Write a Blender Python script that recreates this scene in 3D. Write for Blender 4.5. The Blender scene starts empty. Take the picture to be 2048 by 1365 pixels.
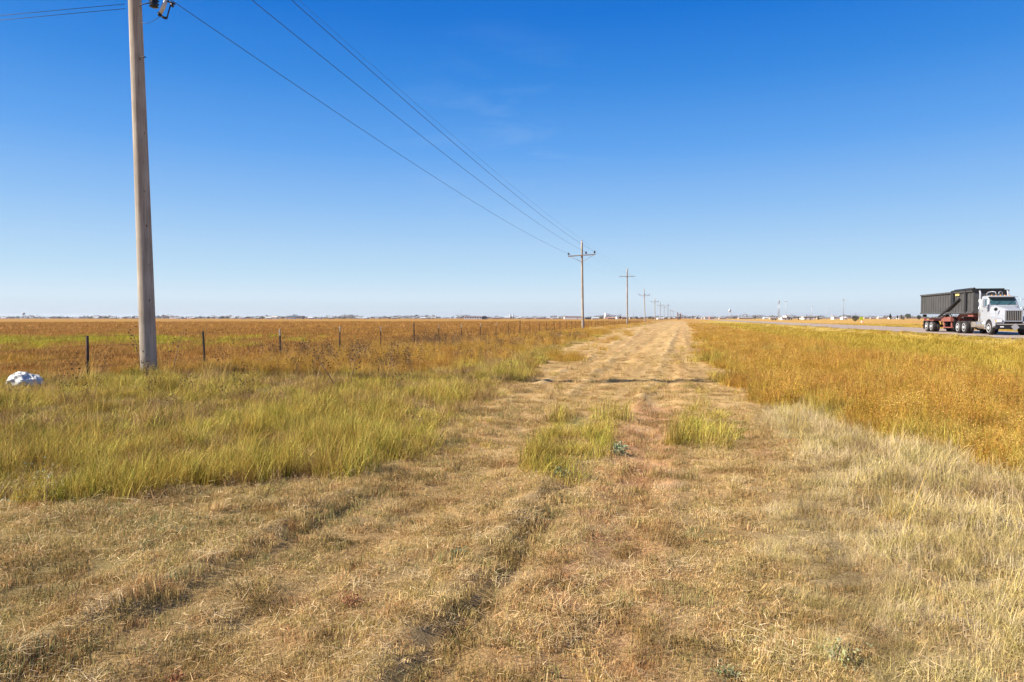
import bpy, math, random
import numpy as np
from mathutils import Vector, Matrix
random.seed(7); RNG = np.random.default_rng(7)
PI = math.pi; rad = math.radians; EXPO = 1.06; HAZE = .00005
S = bpy.context.scene; COL = S.collection

# ------------------------------------------------------------------ camera maths (photo pixels 2048x1365)
F = 1365.0; EYE = 1.55
YAW = math.atan(341.0/1365.0); PITCH = math.atan(45.5/1365.0)
fwd = Vector((-math.sin(YAW)*math.cos(PITCH), math.cos(YAW)*math.cos(PITCH), -math.sin(PITCH)))
rgt = Vector((math.cos(YAW), math.sin(YAW), 0)); upv = rgt.cross(fwd)
CY, SY = math.cos(YAW), math.sin(YAW)
def G(px, py, z=0.0):
    """ground point seen at a photo pixel, on the level z"""
    d = fwd*F + rgt*(px-1024) + upv*(682.5-py)
    t = (z-EYE)/d.z
    return (d.x*t, d.y*t)
def B(px, dist):
    """ground point at horizontal depth dist on the bearing of a photo column"""
    lat = (px-1024)/F*dist
    return (lat*CY - dist*SY, lat*SY + dist*CY)

# ------------------------------------------------------------------ numpy value noise
def _h(ix, iy, s):
    n = (ix.astype(np.int64)*374761393 + iy.astype(np.int64)*668265263 + s*1442695041) & 0xffffffff
    n = ((n ^ (n >> 13))*1274126177) & 0xffffffff
    n = n ^ (n >> 16)
    return (n & 0xffff)/65535.0
def vn(x, y, s=0):
    x = np.asarray(x, float); y = np.asarray(y, float)
    ix = np.floor(x); iy = np.floor(y); fx = x-ix; fy = y-iy
    fx = fx*fx*(3-2*fx); fy = fy*fy*(3-2*fy)
    a = _h(ix, iy, s); b = _h(ix+1, iy, s); c = _h(ix, iy+1, s); d = _h(ix+1, iy+1, s)
    return ((a*(1-fx)+b*fx)*(1-fy) + (c*(1-fx)+d*fx)*fy)*2-1
def fbm(x, y, s=0, o=3):
    r = 0; a = 1; t = 0
    for k in range(o):
        r = r + a*vn(x*2**k+17.3*k, y*2**k-9.1*k, s+k); t += a; a *= .5
    return r/t
def sm(a, b, x): 
    t = np.clip((x-a)/(b-a), 0, 1); return t*t*(3-2*t)
def gs(x, c, w): return np.exp(-((x-c)/w)**2)

# ------------------------------------------------------------------ lay of the land
LY = np.array([0, 4.3, 4.5, 4.9, 5.5, 6.2, 7.6, 10.5, 15.4, 21, 33, 49, 93, 200, 600])
LX = np.array([-12, -12, -5.6, -4.3, -3.85, -3.2, -2.95, -3.4, -4.0, -4.1, -5.6, -6.1, -7.5, -7.8, -8.0])
RY = np.array([0, 5, 7.3, 9.0, 11.75, 16.6, 34.8, 75, 200, 600])
RX = np.array([5.0, 3.9, 3.1, 2.7, 1.8, .85, .85, 1.2, 1.3, 1.3])
def xl(x, y): return np.interp(y, LY, LX) + .45*vn(x/1.3, y/1.3, 3) + .32*vn(x/.4, y/.4, 4)
def xr(x, y): return np.interp(y, RY, RX) + .6*vn(x/1.5, y/1.7, 5) + .35*vn(x/.4, y/.5, 6)
def zones(x, y):
    """weights of each kind of cover, 0..1"""
    x = np.asarray(x, float); y = np.asarray(y, float)
    L = sm(0, -.25, x-xl(x, y))*sm(4.2, 4.6, y+.25*vn(x/.8, y, 8))
    R = sm(0, .3, x-xr(x, y))
    st_edge = np.interp(y, [2, 3.5, 4.8, 6.8, 9, 11.6, 13, 20], [.95, .7, .35, .8, .95, 1.0, 1.0, 1.2]) + .3*vn(x/.9, y/.9, 14) + .15*vn(x/.3, y/.3, 15)
    straw = sm(0, .5, x-st_edge)*(1-R)*sm(13.5, 11.5, y)
    gl = sm(0,.15,x-np.interp(y,[6.3,7,10.8],[-1.6,-1.75,-2.0])-.12*vn(x/.3,y/.3,16))*sm(0,-.15,x-np.interp(y,[6.3,7.2,10.8],[-1.1,-.8,-.8])-.12*vn(x/.3,y/.3,17))*sm(6.3,6.7,y)*sm(11.0,10.5,y)
    gr = sm(-.15,-.02,x-.1*vn(x/.3,y/.3,18))*sm(.75,.5,x-.25*vn(x/.4,y/.4,19))*sm(8.3,8.8,y)*sm(11.6,11.0,y)
    clump = np.maximum(gl*sm(-.95, -.5, fbm(x/.3, y/.4, 24)), gr*sm(.72, .5, x+.15*vn(x/.2, y/.2, 25)))*sm(-1.1, -.6, fbm(x/.35, y/.45, 23))
    red = sm(-.95,-.7,x)*sm(.05,-.12,x)*(.45+.55*sm(6.2,7,y))*sm(13.5,12,y)*(1-clump)
    field = sm(-12.1, -12.5, x)
    gedge = np.interp(y, [4, 12, 14, 16, 23, 35, 60, 120], [-22, -13, -9.0, -6.6, -5.4, -6.4, -6.9, -8.0]) + 1.0*vn(x/3, y/3, 20)
    green = L*sm(-.4, .6, x-gedge)*(1-field)
    dry = L*(1-sm(-.4, .6, x-gedge))*(1-field)
    yg = sm(7.5, 8.6, x+.8*vn(x/2, y/3, 21))
    return dict(L=L, R=R, straw=straw, clump=clump, red=red, field=field, green=green, dry=dry, weed=R*(1-yg), yg=R*yg)
def ridge(x, y):
    near = sm(26, 9, y)
    wob = .10*vn(y/1.7, x*0, 31)
    a = gs(x, -1.28+.03*(y-4)+wob, .11)*(.85+.35*vn(y/.4, x/.2, 32))*sm(7.2, 5.8, y)
    b = gs(x, -2.95+.02*(y-4)+wob, .10)*(.85+.35*vn(y/.45, x/.2, 33))*sm(5.9, 5.2, y)
    c = gs(x, -2.3-.04*(y-16)+wob, .16)*(.55+.5*vn(y/1.2, x*0+9, 34))*sm(9, 12, y)
    d = gs(x, -.75+wob*.6, .12)*(.5+.5*vn(y/1.3, x*0+2, 35))*sm(11, 13, y)
    e = gs(x, -3.3-.03*(y-16)+wob, .14)*(.5+.5*vn(y/1.1, x*0+3, 36))*sm(10, 13, y)
    return a, b, c, d, e
def H(x, y):
    x = np.asarray(x, float); y = np.asarray(y, float)
    r = np.hypot(x, y); near = 1/(1+(r/45.0)**2)
    z = (.024*fbm(x/.3, y/.3, 40, 3)*sm(13, 6, r) + .035*fbm(x/2.5, y/2.5, 41, 2)*(.12+.88*sm(13, 7, r)))*near
    a, b, c, d, e = ridge(x, y)
    z = z + .065*(a+b) + .075*(c+d+e)
    z = z - .035*gs(x, -.95, .16)*sm(2, 5, y)*sm(12, 9, y)*0 - .04*gs(x, -2.15, .30) - .04*gs(x, -.35, .22) - .035*gs(x, -1.04, .11)*sm(8, 5, y) - .035*gs(x, -2.66, .12)*sm(7, 5, y)
    z = z + .10*sm(-3.0, -6, x)*sm(4, 8, y) + .20*sm(-6.5, -10.5, x)*sm(5, 9, y)
    z = z - .10*gs(x, 14.0, 3.2) + .255*sm(16.5, 20.3, x)*(1-sm(31.8, 36, x))
    return z - float(_z0)
_z0 = 0.0
_z0 = float(H(np.array([0.0]), np.array([0.0]))[0])
def hz(x, y): return float(H(np.array([x]), np.array([y]))[0])

# ------------------------------------------------------------------ object helpers
def tag(o, label=None, cat=None, group=None, kind=None):
    if label: o['label'] = label
    if cat: o['category'] = cat
    if group: o['group'] = group
    if kind: o['kind'] = kind
    return o
def empty(name, loc=(0,0,0), rz=0.0, label=None, cat=None, group=None):
    o = bpy.data.objects.new(name, None); COL.objects.link(o)
    o.location = loc; o.rotation_euler = (0, 0, rz); o.empty_display_size = .2
    return tag(o, label, cat, group)
class MB:
    def __init__(s): s.v = []; s.f = []; s.sm = []
    def add(s, vs, fs, smooth=False):
        b = len(s.v); s.v += [tuple(v) for v in vs]
        s.f += [tuple(i+b for i in f) for f in fs]; s.sm += [smooth]*len(fs); return s
    def box(s, x0, x1, y0, y1, z0, z1, M=None):
        vs = [Vector(p) for p in ((x0,y0,z0),(x1,y0,z0),(x1,y1,z0),(x0,y1,z0),(x0,y0,z1),(x1,y0,z1),(x1,y1,z1),(x0,y1,z1))]
        if M is not None: vs = [M @ v for v in vs]
        return s.add(vs, ((0,3,2,1),(4,5,6,7),(0,1,5,4),(1,2,6,5),(2,3,7,6),(3,0,4,7)))
    def rings(s, rs, caps=True, smooth=True):
        n = len(rs[0]); vs = [p for r in rs for p in r]; fs = []
        for k in range(len(rs)-1):
            for i in range(n):
                j = (i+1) % n; fs.append((k*n+i, k*n+j, (k+1)*n+j, (k+1)*n+i))
        s.add(vs, fs, smooth)
        if caps:
            b = len(s.v)-len(vs)
            s.f.append(tuple(b+i for i in reversed(range(n)))); s.f.append(tuple(b+(len(rs)-1)*n+i for i in range(n))); s.sm += [False, False]
        return s
    def tube(s, pts, rads, n=8, caps=True):
        pts = [Vector(p) for p in pts]
        if not hasattr(rads, '__len__'): rads = [rads]*len(pts)
        rs = []; u = None
        for k, p in enumerate(pts):
            t = (pts[min(k+1, len(pts)-1)]-pts[max(k-1, 0)]).normalized()
            if u is None: u = t.orthogonal().normalized()
            u = (u - t*u.dot(t)).normalized(); w = t.cross(u)
            rs.append([p+(u*math.cos(2*PI*i/n)+w*math.sin(2*PI*i/n))*rads[k] for i in range(n)])
        return s.rings(rs, caps)
    def lathe(s, prof, c=(0,0,0), axis='z', n=16):
        c = Vector(c); rs = []
        for r, h in prof:
            ring = []
            for i in range(n):
                a = 2*PI*i/n; p = (r*math.cos(a), r*math.sin(a), h)
                if axis == 'y': p = (p[0], -p[2], p[1]) 
                if axis == 'x': p = (p[2], p[0], p[1])
                ring.append(c+Vector(p))
            rs.append(ring)
        return s.rings(rs)
    def prism(s, prof, y0, y1, y0b=None, y1b=None):
        """profile in x,z extruded in y"""
        n = len(prof)
        vs = [(x, y0, z) for x, z in prof]+[(x, y1, z) for x, z in prof]
        fs = [tuple(reversed(range(n))), tuple(range(n, 2*n))]+[(i, (i+1) % n, n+(i+1) % n, n+i) for i in range(n)]
        return s.add(vs, fs)
    def build(s, name, m, parent=None, bevel=0.0, loc=None):
        me = bpy.data.meshes.new(name); me.from_pydata(s.v, [], s.f); me.update()
        me.polygons.foreach_set('use_smooth', s.sm)
        if m: me.materials.append(m)
        o = bpy.data.objects.new(name, me); COL.objects.link(o)
        if parent: o.parent = parent
        if loc: o.location = loc
        if bevel:
            b = o.modifiers.new('bevel', 'BEVEL'); b.width = bevel; b.segments = 2; b.limit_method = 'ANGLE'
        # outward normals
        import bmesh
        bm = bmesh.new(); bm.from_mesh(me); bmesh.ops.recalc_face_normals(bm, faces=bm.faces); bm.to_mesh(me); bm.free()
        return o
def np_mesh(name, V, Fq, mats=(), attrs=None, smooth=False, midx=None, link=True):
    me = bpy.data.meshes.new(name)
    V = np.asarray(V, np.float32); Fq = np.asarray(Fq, np.int32); k = Fq.shape[1]
    me.vertices.add(len(V)); me.vertices.foreach_set('co', V.ravel())
    me.loops.add(Fq.size); me.loops.foreach_set('vertex_index', Fq.ravel())
    me.polygons.add(len(Fq)); me.polygons.foreach_set('loop_start', np.arange(0, Fq.size, k, dtype=np.int32))
    if smooth: me.polygons.foreach_set('use_smooth', np.ones(len(Fq), bool))
    for m in mats: me.materials.append(m)
    if midx is not None: me.polygons.foreach_set('material_index', np.asarray(midx, np.int32))
    for nm, (ty, dat) in (attrs or {}).items():
        a = me.attributes.new(nm, ty, 'POINT')
        a.data.foreach_set('color' if ty == 'FLOAT_COLOR' else 'value', np.asarray(dat, np.float32).ravel())
    me.update(calc_edges=True)
    o = bpy.data.objects.new(name, me)
    if link: COL.objects.link(o)
    return o

# ------------------------------------------------------------------ materials
def newmat(name):
    m = bpy.data.materials.new(name); m.use_nodes = True; nt = m.node_tree; nt.nodes.clear()
    out = nt.nodes.new('ShaderNodeOutputMaterial'); return m, nt, out
def N(nt, t, **kw):
    n = nt.nodes.new(t)
    for k, v in kw.items():
        if k in n.inputs: n.inputs[k].default_value = v
        else: setattr(n, k, v)
    return n
def ramp(nt, fac, stops):
    r = nt.nodes.new('ShaderNodeValToRGB'); e = r.color_ramp.elements
    while len(e) < len(stops): e.new(.5)
    for i, (p, c) in enumerate(stops): e[i].position = p; e[i].color = (*c, 1) if len(c) == 3 else c
    nt.links.new(fac, r.inputs[0]); return r.outputs[0]
def mixc(nt, fac, a, b, mode='MIX'):
    m = nt.nodes.new('ShaderNodeMix'); m.data_type = 'RGBA'; m.blend_type = mode
    for s_, v in ((m.inputs[0], fac), (m.inputs[6], a), (m.inputs[7], b)):
        if hasattr(v, 'is_linked'): nt.links.new(v, s_)
        else: s_.default_value = v if not isinstance(v, tuple) else (*v, 1)[:4]
    return m.outputs[2]
def mat(name, col, rough=.6, metal=0.0, var=.12, scale=8.0, col2=None, bump=0.0, spec=.4, stretch=None):
    """painted / plain surface with weathering noise"""
    m, nt, out = newmat(name); p = N(nt, 'ShaderNodeBsdfPrincipled', Roughness=rough, Metallic=metal)
    p.inputs['Specular IOR Level'].default_value = spec
    tc = N(nt, 'ShaderNodeTexCoord'); mp = N(nt, 'ShaderNodeMapping'); nt.links.new(tc.outputs['Object'], mp.inputs[0])
    if stretch: mp.inputs['Scale'].default_value = stretch
    no = N(nt, 'ShaderNodeTexNoise', Scale=scale, Detail=5.0); nt.links.new(mp.outputs[0], no.inputs['Vector'])
    c2 = col2 or tuple(c*(1-var*2) for c in col)
    nt.links.new(ramp(nt, no.outputs[0], [(.35, c2), (.62, col)]), p.inputs['Base Color'])
    if bump:
        b = N(nt, 'ShaderNodeBump', Strength=bump, Distance=.02); nt.links.new(no.outputs[0], b.inputs['Height']); nt.links.new(b.outputs[0], p.inputs['Normal'])
    nt.links.new(p.outputs[0], out.inputs[0]); return m
def grass_mat(name, cols, tip=None, scale=.6, trans=.25, rndcols=None, patch=1.7):
    """cols: colours spread over the land by noise; rnd per blade lightens/darkens; tip colour along the blade"""
    m, nt, out = newmat(name)
    geo = N(nt, 'ShaderNodeNewGeometry')
    no = N(nt, 'ShaderNodeTexNoise', Scale=scale, Detail=4.0, Roughness=.65); nt.links.new(geo.outputs['Position'], no.inputs['Vector'])
    k = len(cols); c = ramp(nt, no.outputs[0], [(.37+.26*i/(k-1), cc) for i, cc in enumerate(cols)])
    rn = N(nt, 'ShaderNodeAttribute', attribute_name='rnd'); tt = N(nt, 'ShaderNodeAttribute', attribute_name='t')
    if rndcols:
        c = mixc(nt, rn.outputs['Fac'], c, c) if False else c
        rr = ramp(nt, rn.outputs['Fac'], [(0, (0,0,0)), (.70, (0,0,0)), (.74, (1,1,1)), (1, (1,1,1))])
        c = mixc(nt, rr, c, rndcols)
    if tip:
        tr = ramp(nt, tt.outputs['Fac'], [(.35, (0,0,0)), (1, (.85,.85,.85))]); c = mixc(nt, tr, c, tip)
    pn = N(nt, 'ShaderNodeTexNoise', Scale=patch, Detail=3.0, Roughness=.6); nt.links.new(geo.outputs['Position'], pn.inputs['Vector'])
    c = mixc(nt, 1.0, c, ramp(nt, pn.outputs[0], [(.36, (.62,.56,.50)), (.56, (1,1,1))]), 'MULTIPLY')
    vv = N(nt, 'ShaderNodeMapRange'); nt.links.new(rn.outputs['Fac'], vv.inputs[0]); vv.inputs[3].default_value = .50; vv.inputs[4].default_value = 1.45
    hs = N(nt, 'ShaderNodeHueSaturation'); nt.links.new(vv.outputs[0], hs.inputs['Value']); nt.links.new(c, hs.inputs['Color'])
    p = N(nt, 'ShaderNodeBsdfPrincipled', Roughness=.7); p.inputs['Specular IOR Level'].default_value = .12
    nt.links.new(hs.outputs[0], p.inputs['Base Color'])
    tb = N(nt, 'ShaderNodeBsdfTranslucent'); nt.links.new(hs.outputs[0], tb.inputs[0])
    mx = N(nt, 'ShaderNodeMixShader'); mx.inputs[0].default_value = trans
    nt.links.new(p.outputs[0], mx.inputs[1]); nt.links.new(tb.outputs[0], mx.inputs[2]); nt.links.new(mx.outputs[0], out.inputs[0])
    return m

# ------------------------------------------------------------------ ground sheet
def make_ground():
    rs = [.35]
    while rs[-1] < 9000:
        r = rs[-1]
        st = r*.0125 if r < 60 else r*.05
        if 12.5 < r < 20: st = .07
        rs.append(r+max(st, .02))
    rs = np.array(rs)
    a0 = YAW+PI/2
    fr = np.arange(-46, 46.01, .14); bk = np.arange(48, 312, 2.0)
    th = np.radians(np.concatenate([fr, bk])) + a0
    R_, T_ = np.meshgrid(rs, th, indexing='ij')
    X = R_*np.cos(T_); Y = R_*np.sin(T_); nr, nt_ = X.shape
    x = X.ravel(); y = Y.ravel(); z = H(x, y)
    V = np.stack([x, y, z], 1)
    i = np.arange(nr-1)[:, None]*nt_; j = np.arange(nt_)[None, :]; j2 = (j+1) % nt_
    Fq = np.stack([(i+j).ravel(), (i+nt_+j).ravel(), (i+nt_+j2).ravel(), (i+j2).ravel()], 1)
    # centre fan closed with one vertex
    V = np.vstack([V, [[0, 0, hz(0, 0)]]]); c = len(V)-1
    jj = np.arange(0, nt_-1, 2); fan = np.stack([np.full(len(jj), c), jj, jj+1, (jj+2) % nt_], 1)
    Fq = np.vstack([Fq, fan])
    x = V[:, 0]; y = V[:, 1]; w = zones(x, y); r = np.hypot(x, y)
    def C(*c): return np.array(c)[None, :]
    def mixn(a, b, k): return a*(1-k[:, None])+b*k[:, None]
    yy = np.where(y > 6, 6+6*np.log(np.maximum(y, 6)/6), y); n1 = fbm(x/.8, yy/.8, 50); n2 = fbm(x/3.5, y/6, 51); n3 = fbm(x/.25, yy/.25, 52); n4 = fbm(x/25, y/40, 53, 4)
    col = C(.46, .30, .13)*np.ones((len(x), 1))
    col = mixn(col, C(.36, .27, .13), np.clip(.5+1.3*n1, 0, 1)*.5)
    col = mixn(col, C(.43, .20, .10), sm(.25, .6, n1+.3*n3)*.5*sm(14, 9, y))
    col = mixn(col, C(.43, .285, .12), sm(9, 20, y)*(.75+.25*n1)*sm(-9, -5, x))
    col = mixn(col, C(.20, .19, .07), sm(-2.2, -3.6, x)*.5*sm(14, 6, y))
    a, b, c_, d_, e_ = ridge(x, y)
    col = mixn(col, C(.52, .40, .22), np.clip(a+b, 0, 1)*.6*np.clip(.6+n3, 0, 1))
    swath = vn(x/.16, y/5, 310)*.6+vn(x/.45, y/9, 311)*.5
    col = col*(1+.24*swath*(1-sm(-8, -12, x))*(x < 2.5))[:, None]*(1-.22*sm(10, 6, r))[:, None]
    col = mixn(col, C(.22, .15, .07), np.clip(gs(x, -1.02, .13)*sm(8, 5, y)+gs(x, -2.62, .14)*sm(7, 5, y), 0, 1)*.75)  # dark rut soil, with the shade on each windrow's right flank painted in
    line = np.clip(c_+d_+e_, 0, 1)*sm(11, 15, y)
    col = mixn(col, C(.56, .41, .21), line*.6)
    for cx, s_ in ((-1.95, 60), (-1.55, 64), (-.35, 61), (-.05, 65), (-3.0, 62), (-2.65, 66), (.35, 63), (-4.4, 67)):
        col = mixn(col, C(.34, .20, .085), gs(x, cx-.02*(y-16)*(cx < -1.5)+.12*vn(y/3, x*0, s_), .10)*sm(12, 17, y)*(.55+.45*vn(x*0+s_, y/4, s_+30)).clip(0, 1))  # dark rut lines; shade on the ridges' right sides is put into this colour too
    col = mixn(col, C(.44, .24, .13), w['red']*.75)
    col = mixn(col, C(.26, .20, .10), w['straw']*.8)
    col = mixn(col, C(.20, .19, .06), w['clump']*.8)
    col = mixn(col, C(.20, .15, .06), w['green'])
    col = mixn(col, C(.36, .22, .07), w['dry'])
    col = mixn(col, C(.36, .21, .06), w['weed'])
    col = mixn(col, C(.38, .27, .045), w['yg']*(.8+.2*n2))
    far = mixn(C(.36, .175, .05)*np.ones((len(x), 1)), C(.46, .28, .045), np.clip(.5+1.1*n4, 0, 1)*.7)
    gp = field_green(x, y); far = mixn(far, C(.34, .28, .05), gp*.7)
    col = mixn(col, far, w['field'])
    col = mixn(col, far*1.0, sm(300, 600, r)*(x > -12))
    # far side of the highway
    fs = sm(31.0, 33, x); col = mixn(col, mixn(C(.46, .30, .07)*np.ones((len(x), 1)), C(.40, .22, .07), np.clip(.5+n4, 0, 1)), fs)
    col = mixn(col, C(.36, .30, .22), sm(19.6, 20.4, x)*(1-fs))
    col = col*(1+.10*n3[:, None])*(1-.22*sm(120, 260, r)*w['field'])[:, None]
    rgba = np.ones((len(x), 4)); rgba[:, :3] = np.clip(col, .01, .9)
    m, nt, out = newmat('ground_soil_and_thatch')
    at = N(nt, 'ShaderNodeAttribute', attribute_name='cover'); geo = N(nt, 'ShaderNodeNewGeometry')
    no = N(nt, 'ShaderNodeTexNoise', Scale=35.0, Detail=6.0, Roughness=.75); nt.links.new(geo.outputs['Position'], no.inputs['Vector'])
    n_b = N(nt, 'ShaderNodeTexNoise', Scale=3.0, Detail=8.0, Roughness=.7); mpb = N(nt, 'ShaderNodeMapping'); mpb.inputs['Scale'].default_value = (1, .12, 1); nt.links.new(geo.outputs['Position'], mpb.inputs[0]); nt.links.new(mpb.outputs[0], n_b.inputs['Vector'])
    v1 = ramp(nt, no.outputs[0], [(.30, (.45,.42,.38)), (.52, (1,1,1)), (.75, (1.0,1.0,1.0))])
    v2 = ramp(nt, n_b.outputs[0], [(.35, (.72,.68,.62)), (.6, (1,1,1))])
    no2 = N(nt, 'ShaderNodeTexNoise', Scale=110.0, Detail=4.0, Roughness=.8); nt.links.new(geo.outputs['Position'], no2.inputs['Vector'])
    v1 = mixc(nt, 1.0, v1, ramp(nt, no2.outputs[0], [(.38, (.50,.46,.42)), (.55, (1,1,1))]), 'MULTIPLY')
    c = mixc(nt, 1.0, at.outputs['Color'], v1, 'MULTIPLY'); c = mixc(nt, 1.0, c, v2, 'MULTIPLY')
    hs = N(nt, 'ShaderNodeHueSaturation'); hs.inputs['Value'].default_value = 1.50; nt.links.new(c, hs.inputs['Color'])
    p = N(nt, 'ShaderNodeBsdfPrincipled', Roughness=.95); p.inputs['Specular IOR Level'].default_value = .1
    nt.links.new(hs.outputs[0], p.inputs['Base Color'])
    bp = N(nt, 'ShaderNodeBump', Strength=.7, Distance=.03); nt.links.new(no.outputs[0], bp.inputs['Height']); nt.links.new(bp.outputs[0], p.inputs['Normal'])
    nt.links.new(p.outputs[0], out.inputs[0])
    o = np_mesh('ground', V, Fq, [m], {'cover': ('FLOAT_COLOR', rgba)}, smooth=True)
    tag(o, kind='structure')
def field_green(x, y):
    lat = x*CY+y*SY; dep = -x*SY+y*CY
    return np.clip(sm(1.25, .6, np.hypot((lat+25)/13.0, (dep-35)/9.0) + 1.1*fbm(x/2.6, y/2.6, 70)), 0, 1)
make_ground()

# ------------------------------------------------------------------ highway
def strip(name, x0, x1, z, m, y0=-60, y1=2600, seg=60, kind='structure'):
    ys = np.concatenate([np.linspace(y0, 200, seg), np.geomspace(210, y1, 30)])
    V = []; 
    for y in ys: V += [(x0, y, z), (x1, y, z)]
    Fq = [(2*i, 2*i+1, 2*i+3, 2*i+2) for i in range(len(ys)-1)]
    o = np_mesh(name, V, Fq, [m]); tag(o, kind=kind); return o
ROADZ = .26-0.0
m_road = mat('worn_asphalt', (.34,.255,.205), .85, var=.10, scale=1.2, bump=.3)
m_line = mat('faded_white_paint', (.72,.70,.64), .6, var=.15, scale=6)
m_yel = mat('faded_yellow_paint', (.62,.42,.06), .6, var=.15, scale=6)
strip('highway', 20.6, 31.4, ROADZ, m_road)
strip('edge_line', 21.9, 22.05, ROADZ+.004, m_line)
strip('edge_line', 30.0, 30.15, ROADZ+.004, m_line)
strip('centre_line', 25.90, 26.02, ROADZ+.004, m_yel)
strip('centre_line', 26.16, 26.28, ROADZ+.004, m_yel)

# ------------------------------------------------------------------ grasses: clump meshes, spread by geometry nodes
def blades(n, R, L0, L1, lean, curl, width, segs=3, seed=0, flat=0.0, kink=0.0):
    g = np.random.default_rng(seed)
    a = g.uniform(0, 2*PI, n); rr = R*np.sqrt(g.uniform(0, 1, n))
    bx = rr*np.cos(a); by = rr*np.sin(a)
    L = g.uniform(L0, L1, n); az = g.uniform(0, 2*PI, n)
    dx, dy = np.cos(az), np.sin(az)
    ln = np.abs(g.normal(0, lean, n)); cu = np.abs(g.normal(0, curl, n))
    wa = az+PI/2+g.normal(0, .5, n); wx, wy = np.cos(wa), np.sin(wa)
    s = np.linspace(0, 1, segs+1)
    ang = ln[:, None] + cu[:, None]*s[None, :]          # angle from vertical along the blade
    if flat: ang = np.clip(PI/2-np.abs(g.normal(0, .15, n))[:, None] + 0*s, 0, PI/2)
    ang = ang + kink*g.normal(0, 1, (n, segs+1))*(s > .3)
    st = L[:, None]/segs
    hx = np.concatenate([np.zeros((n, 1)), np.cumsum(np.sin(ang[:, :-1])*st, 1)], 1)
    hz_ = np.concatenate([np.zeros((n, 1)), np.cumsum(np.cos(ang[:, :-1])*st, 1)], 1)
    if flat: hz_ = hz_ + g.uniform(.004, .05, n)[:, None]
    hz_ = np.maximum(hz_, .003) if flat or curl > .8 else hz_
    if not flat: hz_[:, 0] = -.03
    w = width*g.uniform(.6, 1.3, n)[:, None]*(1-.8*s[None, :]**1.6)
    cx = bx[:, None]+dx[:, None]*hx; cy = by[:, None]+dy[:, None]*hx
    V = np.empty((n, segs+1, 2, 3))
    for k, sg in enumerate((-.5, .5)):
        V[:, :, k, 0] = cx+sg*w*wx[:, None]; V[:, :, k, 1] = cy+sg*w*wy[:, None]; V[:, :, k, 2] = hz_
    base = np.arange(n)[:, None]*(segs+1)*2; i = np.arange(segs)[None, :]*2
    Fq = np.stack([(base+i), (base+i+1), (base+i+3), (base+i+2)], 2).reshape(-1, 4)
    t = np.repeat(np.repeat(s[None, :], n, 0)[:, :, None], 2, 2); rn = np.repeat(g.uniform(0, 1, n), (segs+1)*2)
    return V.reshape(-1, 3), Fq, t.ravel(), rn, (bx, by, dx, dy, cx, cy, hz_)
def bits(centers, size, seed=0, per=1):
    """small leaf or seed faces around given centres"""
    g = np.random.default_rng(seed); n = len(centers)
    a = g.normal(0, 1, (n, 3)); a /= np.linalg.norm(a, axis=1)[:, None]
    b = np.cross(a, g.normal(0, 1, (n, 3))); b /= np.linalg.norm(b, axis=1)[:, None]
    s = size*g.uniform(.6, 1.4, n)[:, None]
    V = np.stack([centers-a*s*.9, centers-b*s*.45, centers+a*s*.9, centers+b*s*.45], 1).reshape(-1, 3)
    Fq = np.arange(4*n).reshape(-1, 4); return V, Fq, np.ones(4*n), np.repeat(g.uniform(0, 1, n), 4)
def join(parts):
    V = []; Fq = []; T = []; R_ = []; M_ = []; b = 0
    for (v, f, t, r, mi) in parts:
        V.append(v); Fq.append(f+b); T.append(t); R_.append(r); M_.append(np.full(len(f), mi)); b += len(v)
    return np.vstack(V), np.vstack(Fq), np.concatenate(T), np.concatenate(R_), np.concatenate(M_)
def proto_coll(name, builders, mats):
    c = bpy.data.collections.new(name)
    for k, parts in enumerate(builders):
        V, Fq, T, R_, M_ = join(parts)
        o = np_mesh(name+'_tuft_%02d' % k, V, Fq, mats, {'t': ('FLOAT', T), 'rnd': ('FLOAT', R_)}, midx=M_, link=False)
        c.objects.link(o)
    return c
def B4(mi, *a, **k):
    r = blades(*a, **k); return (r[0], r[1], r[2], r[3], mi)
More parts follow.
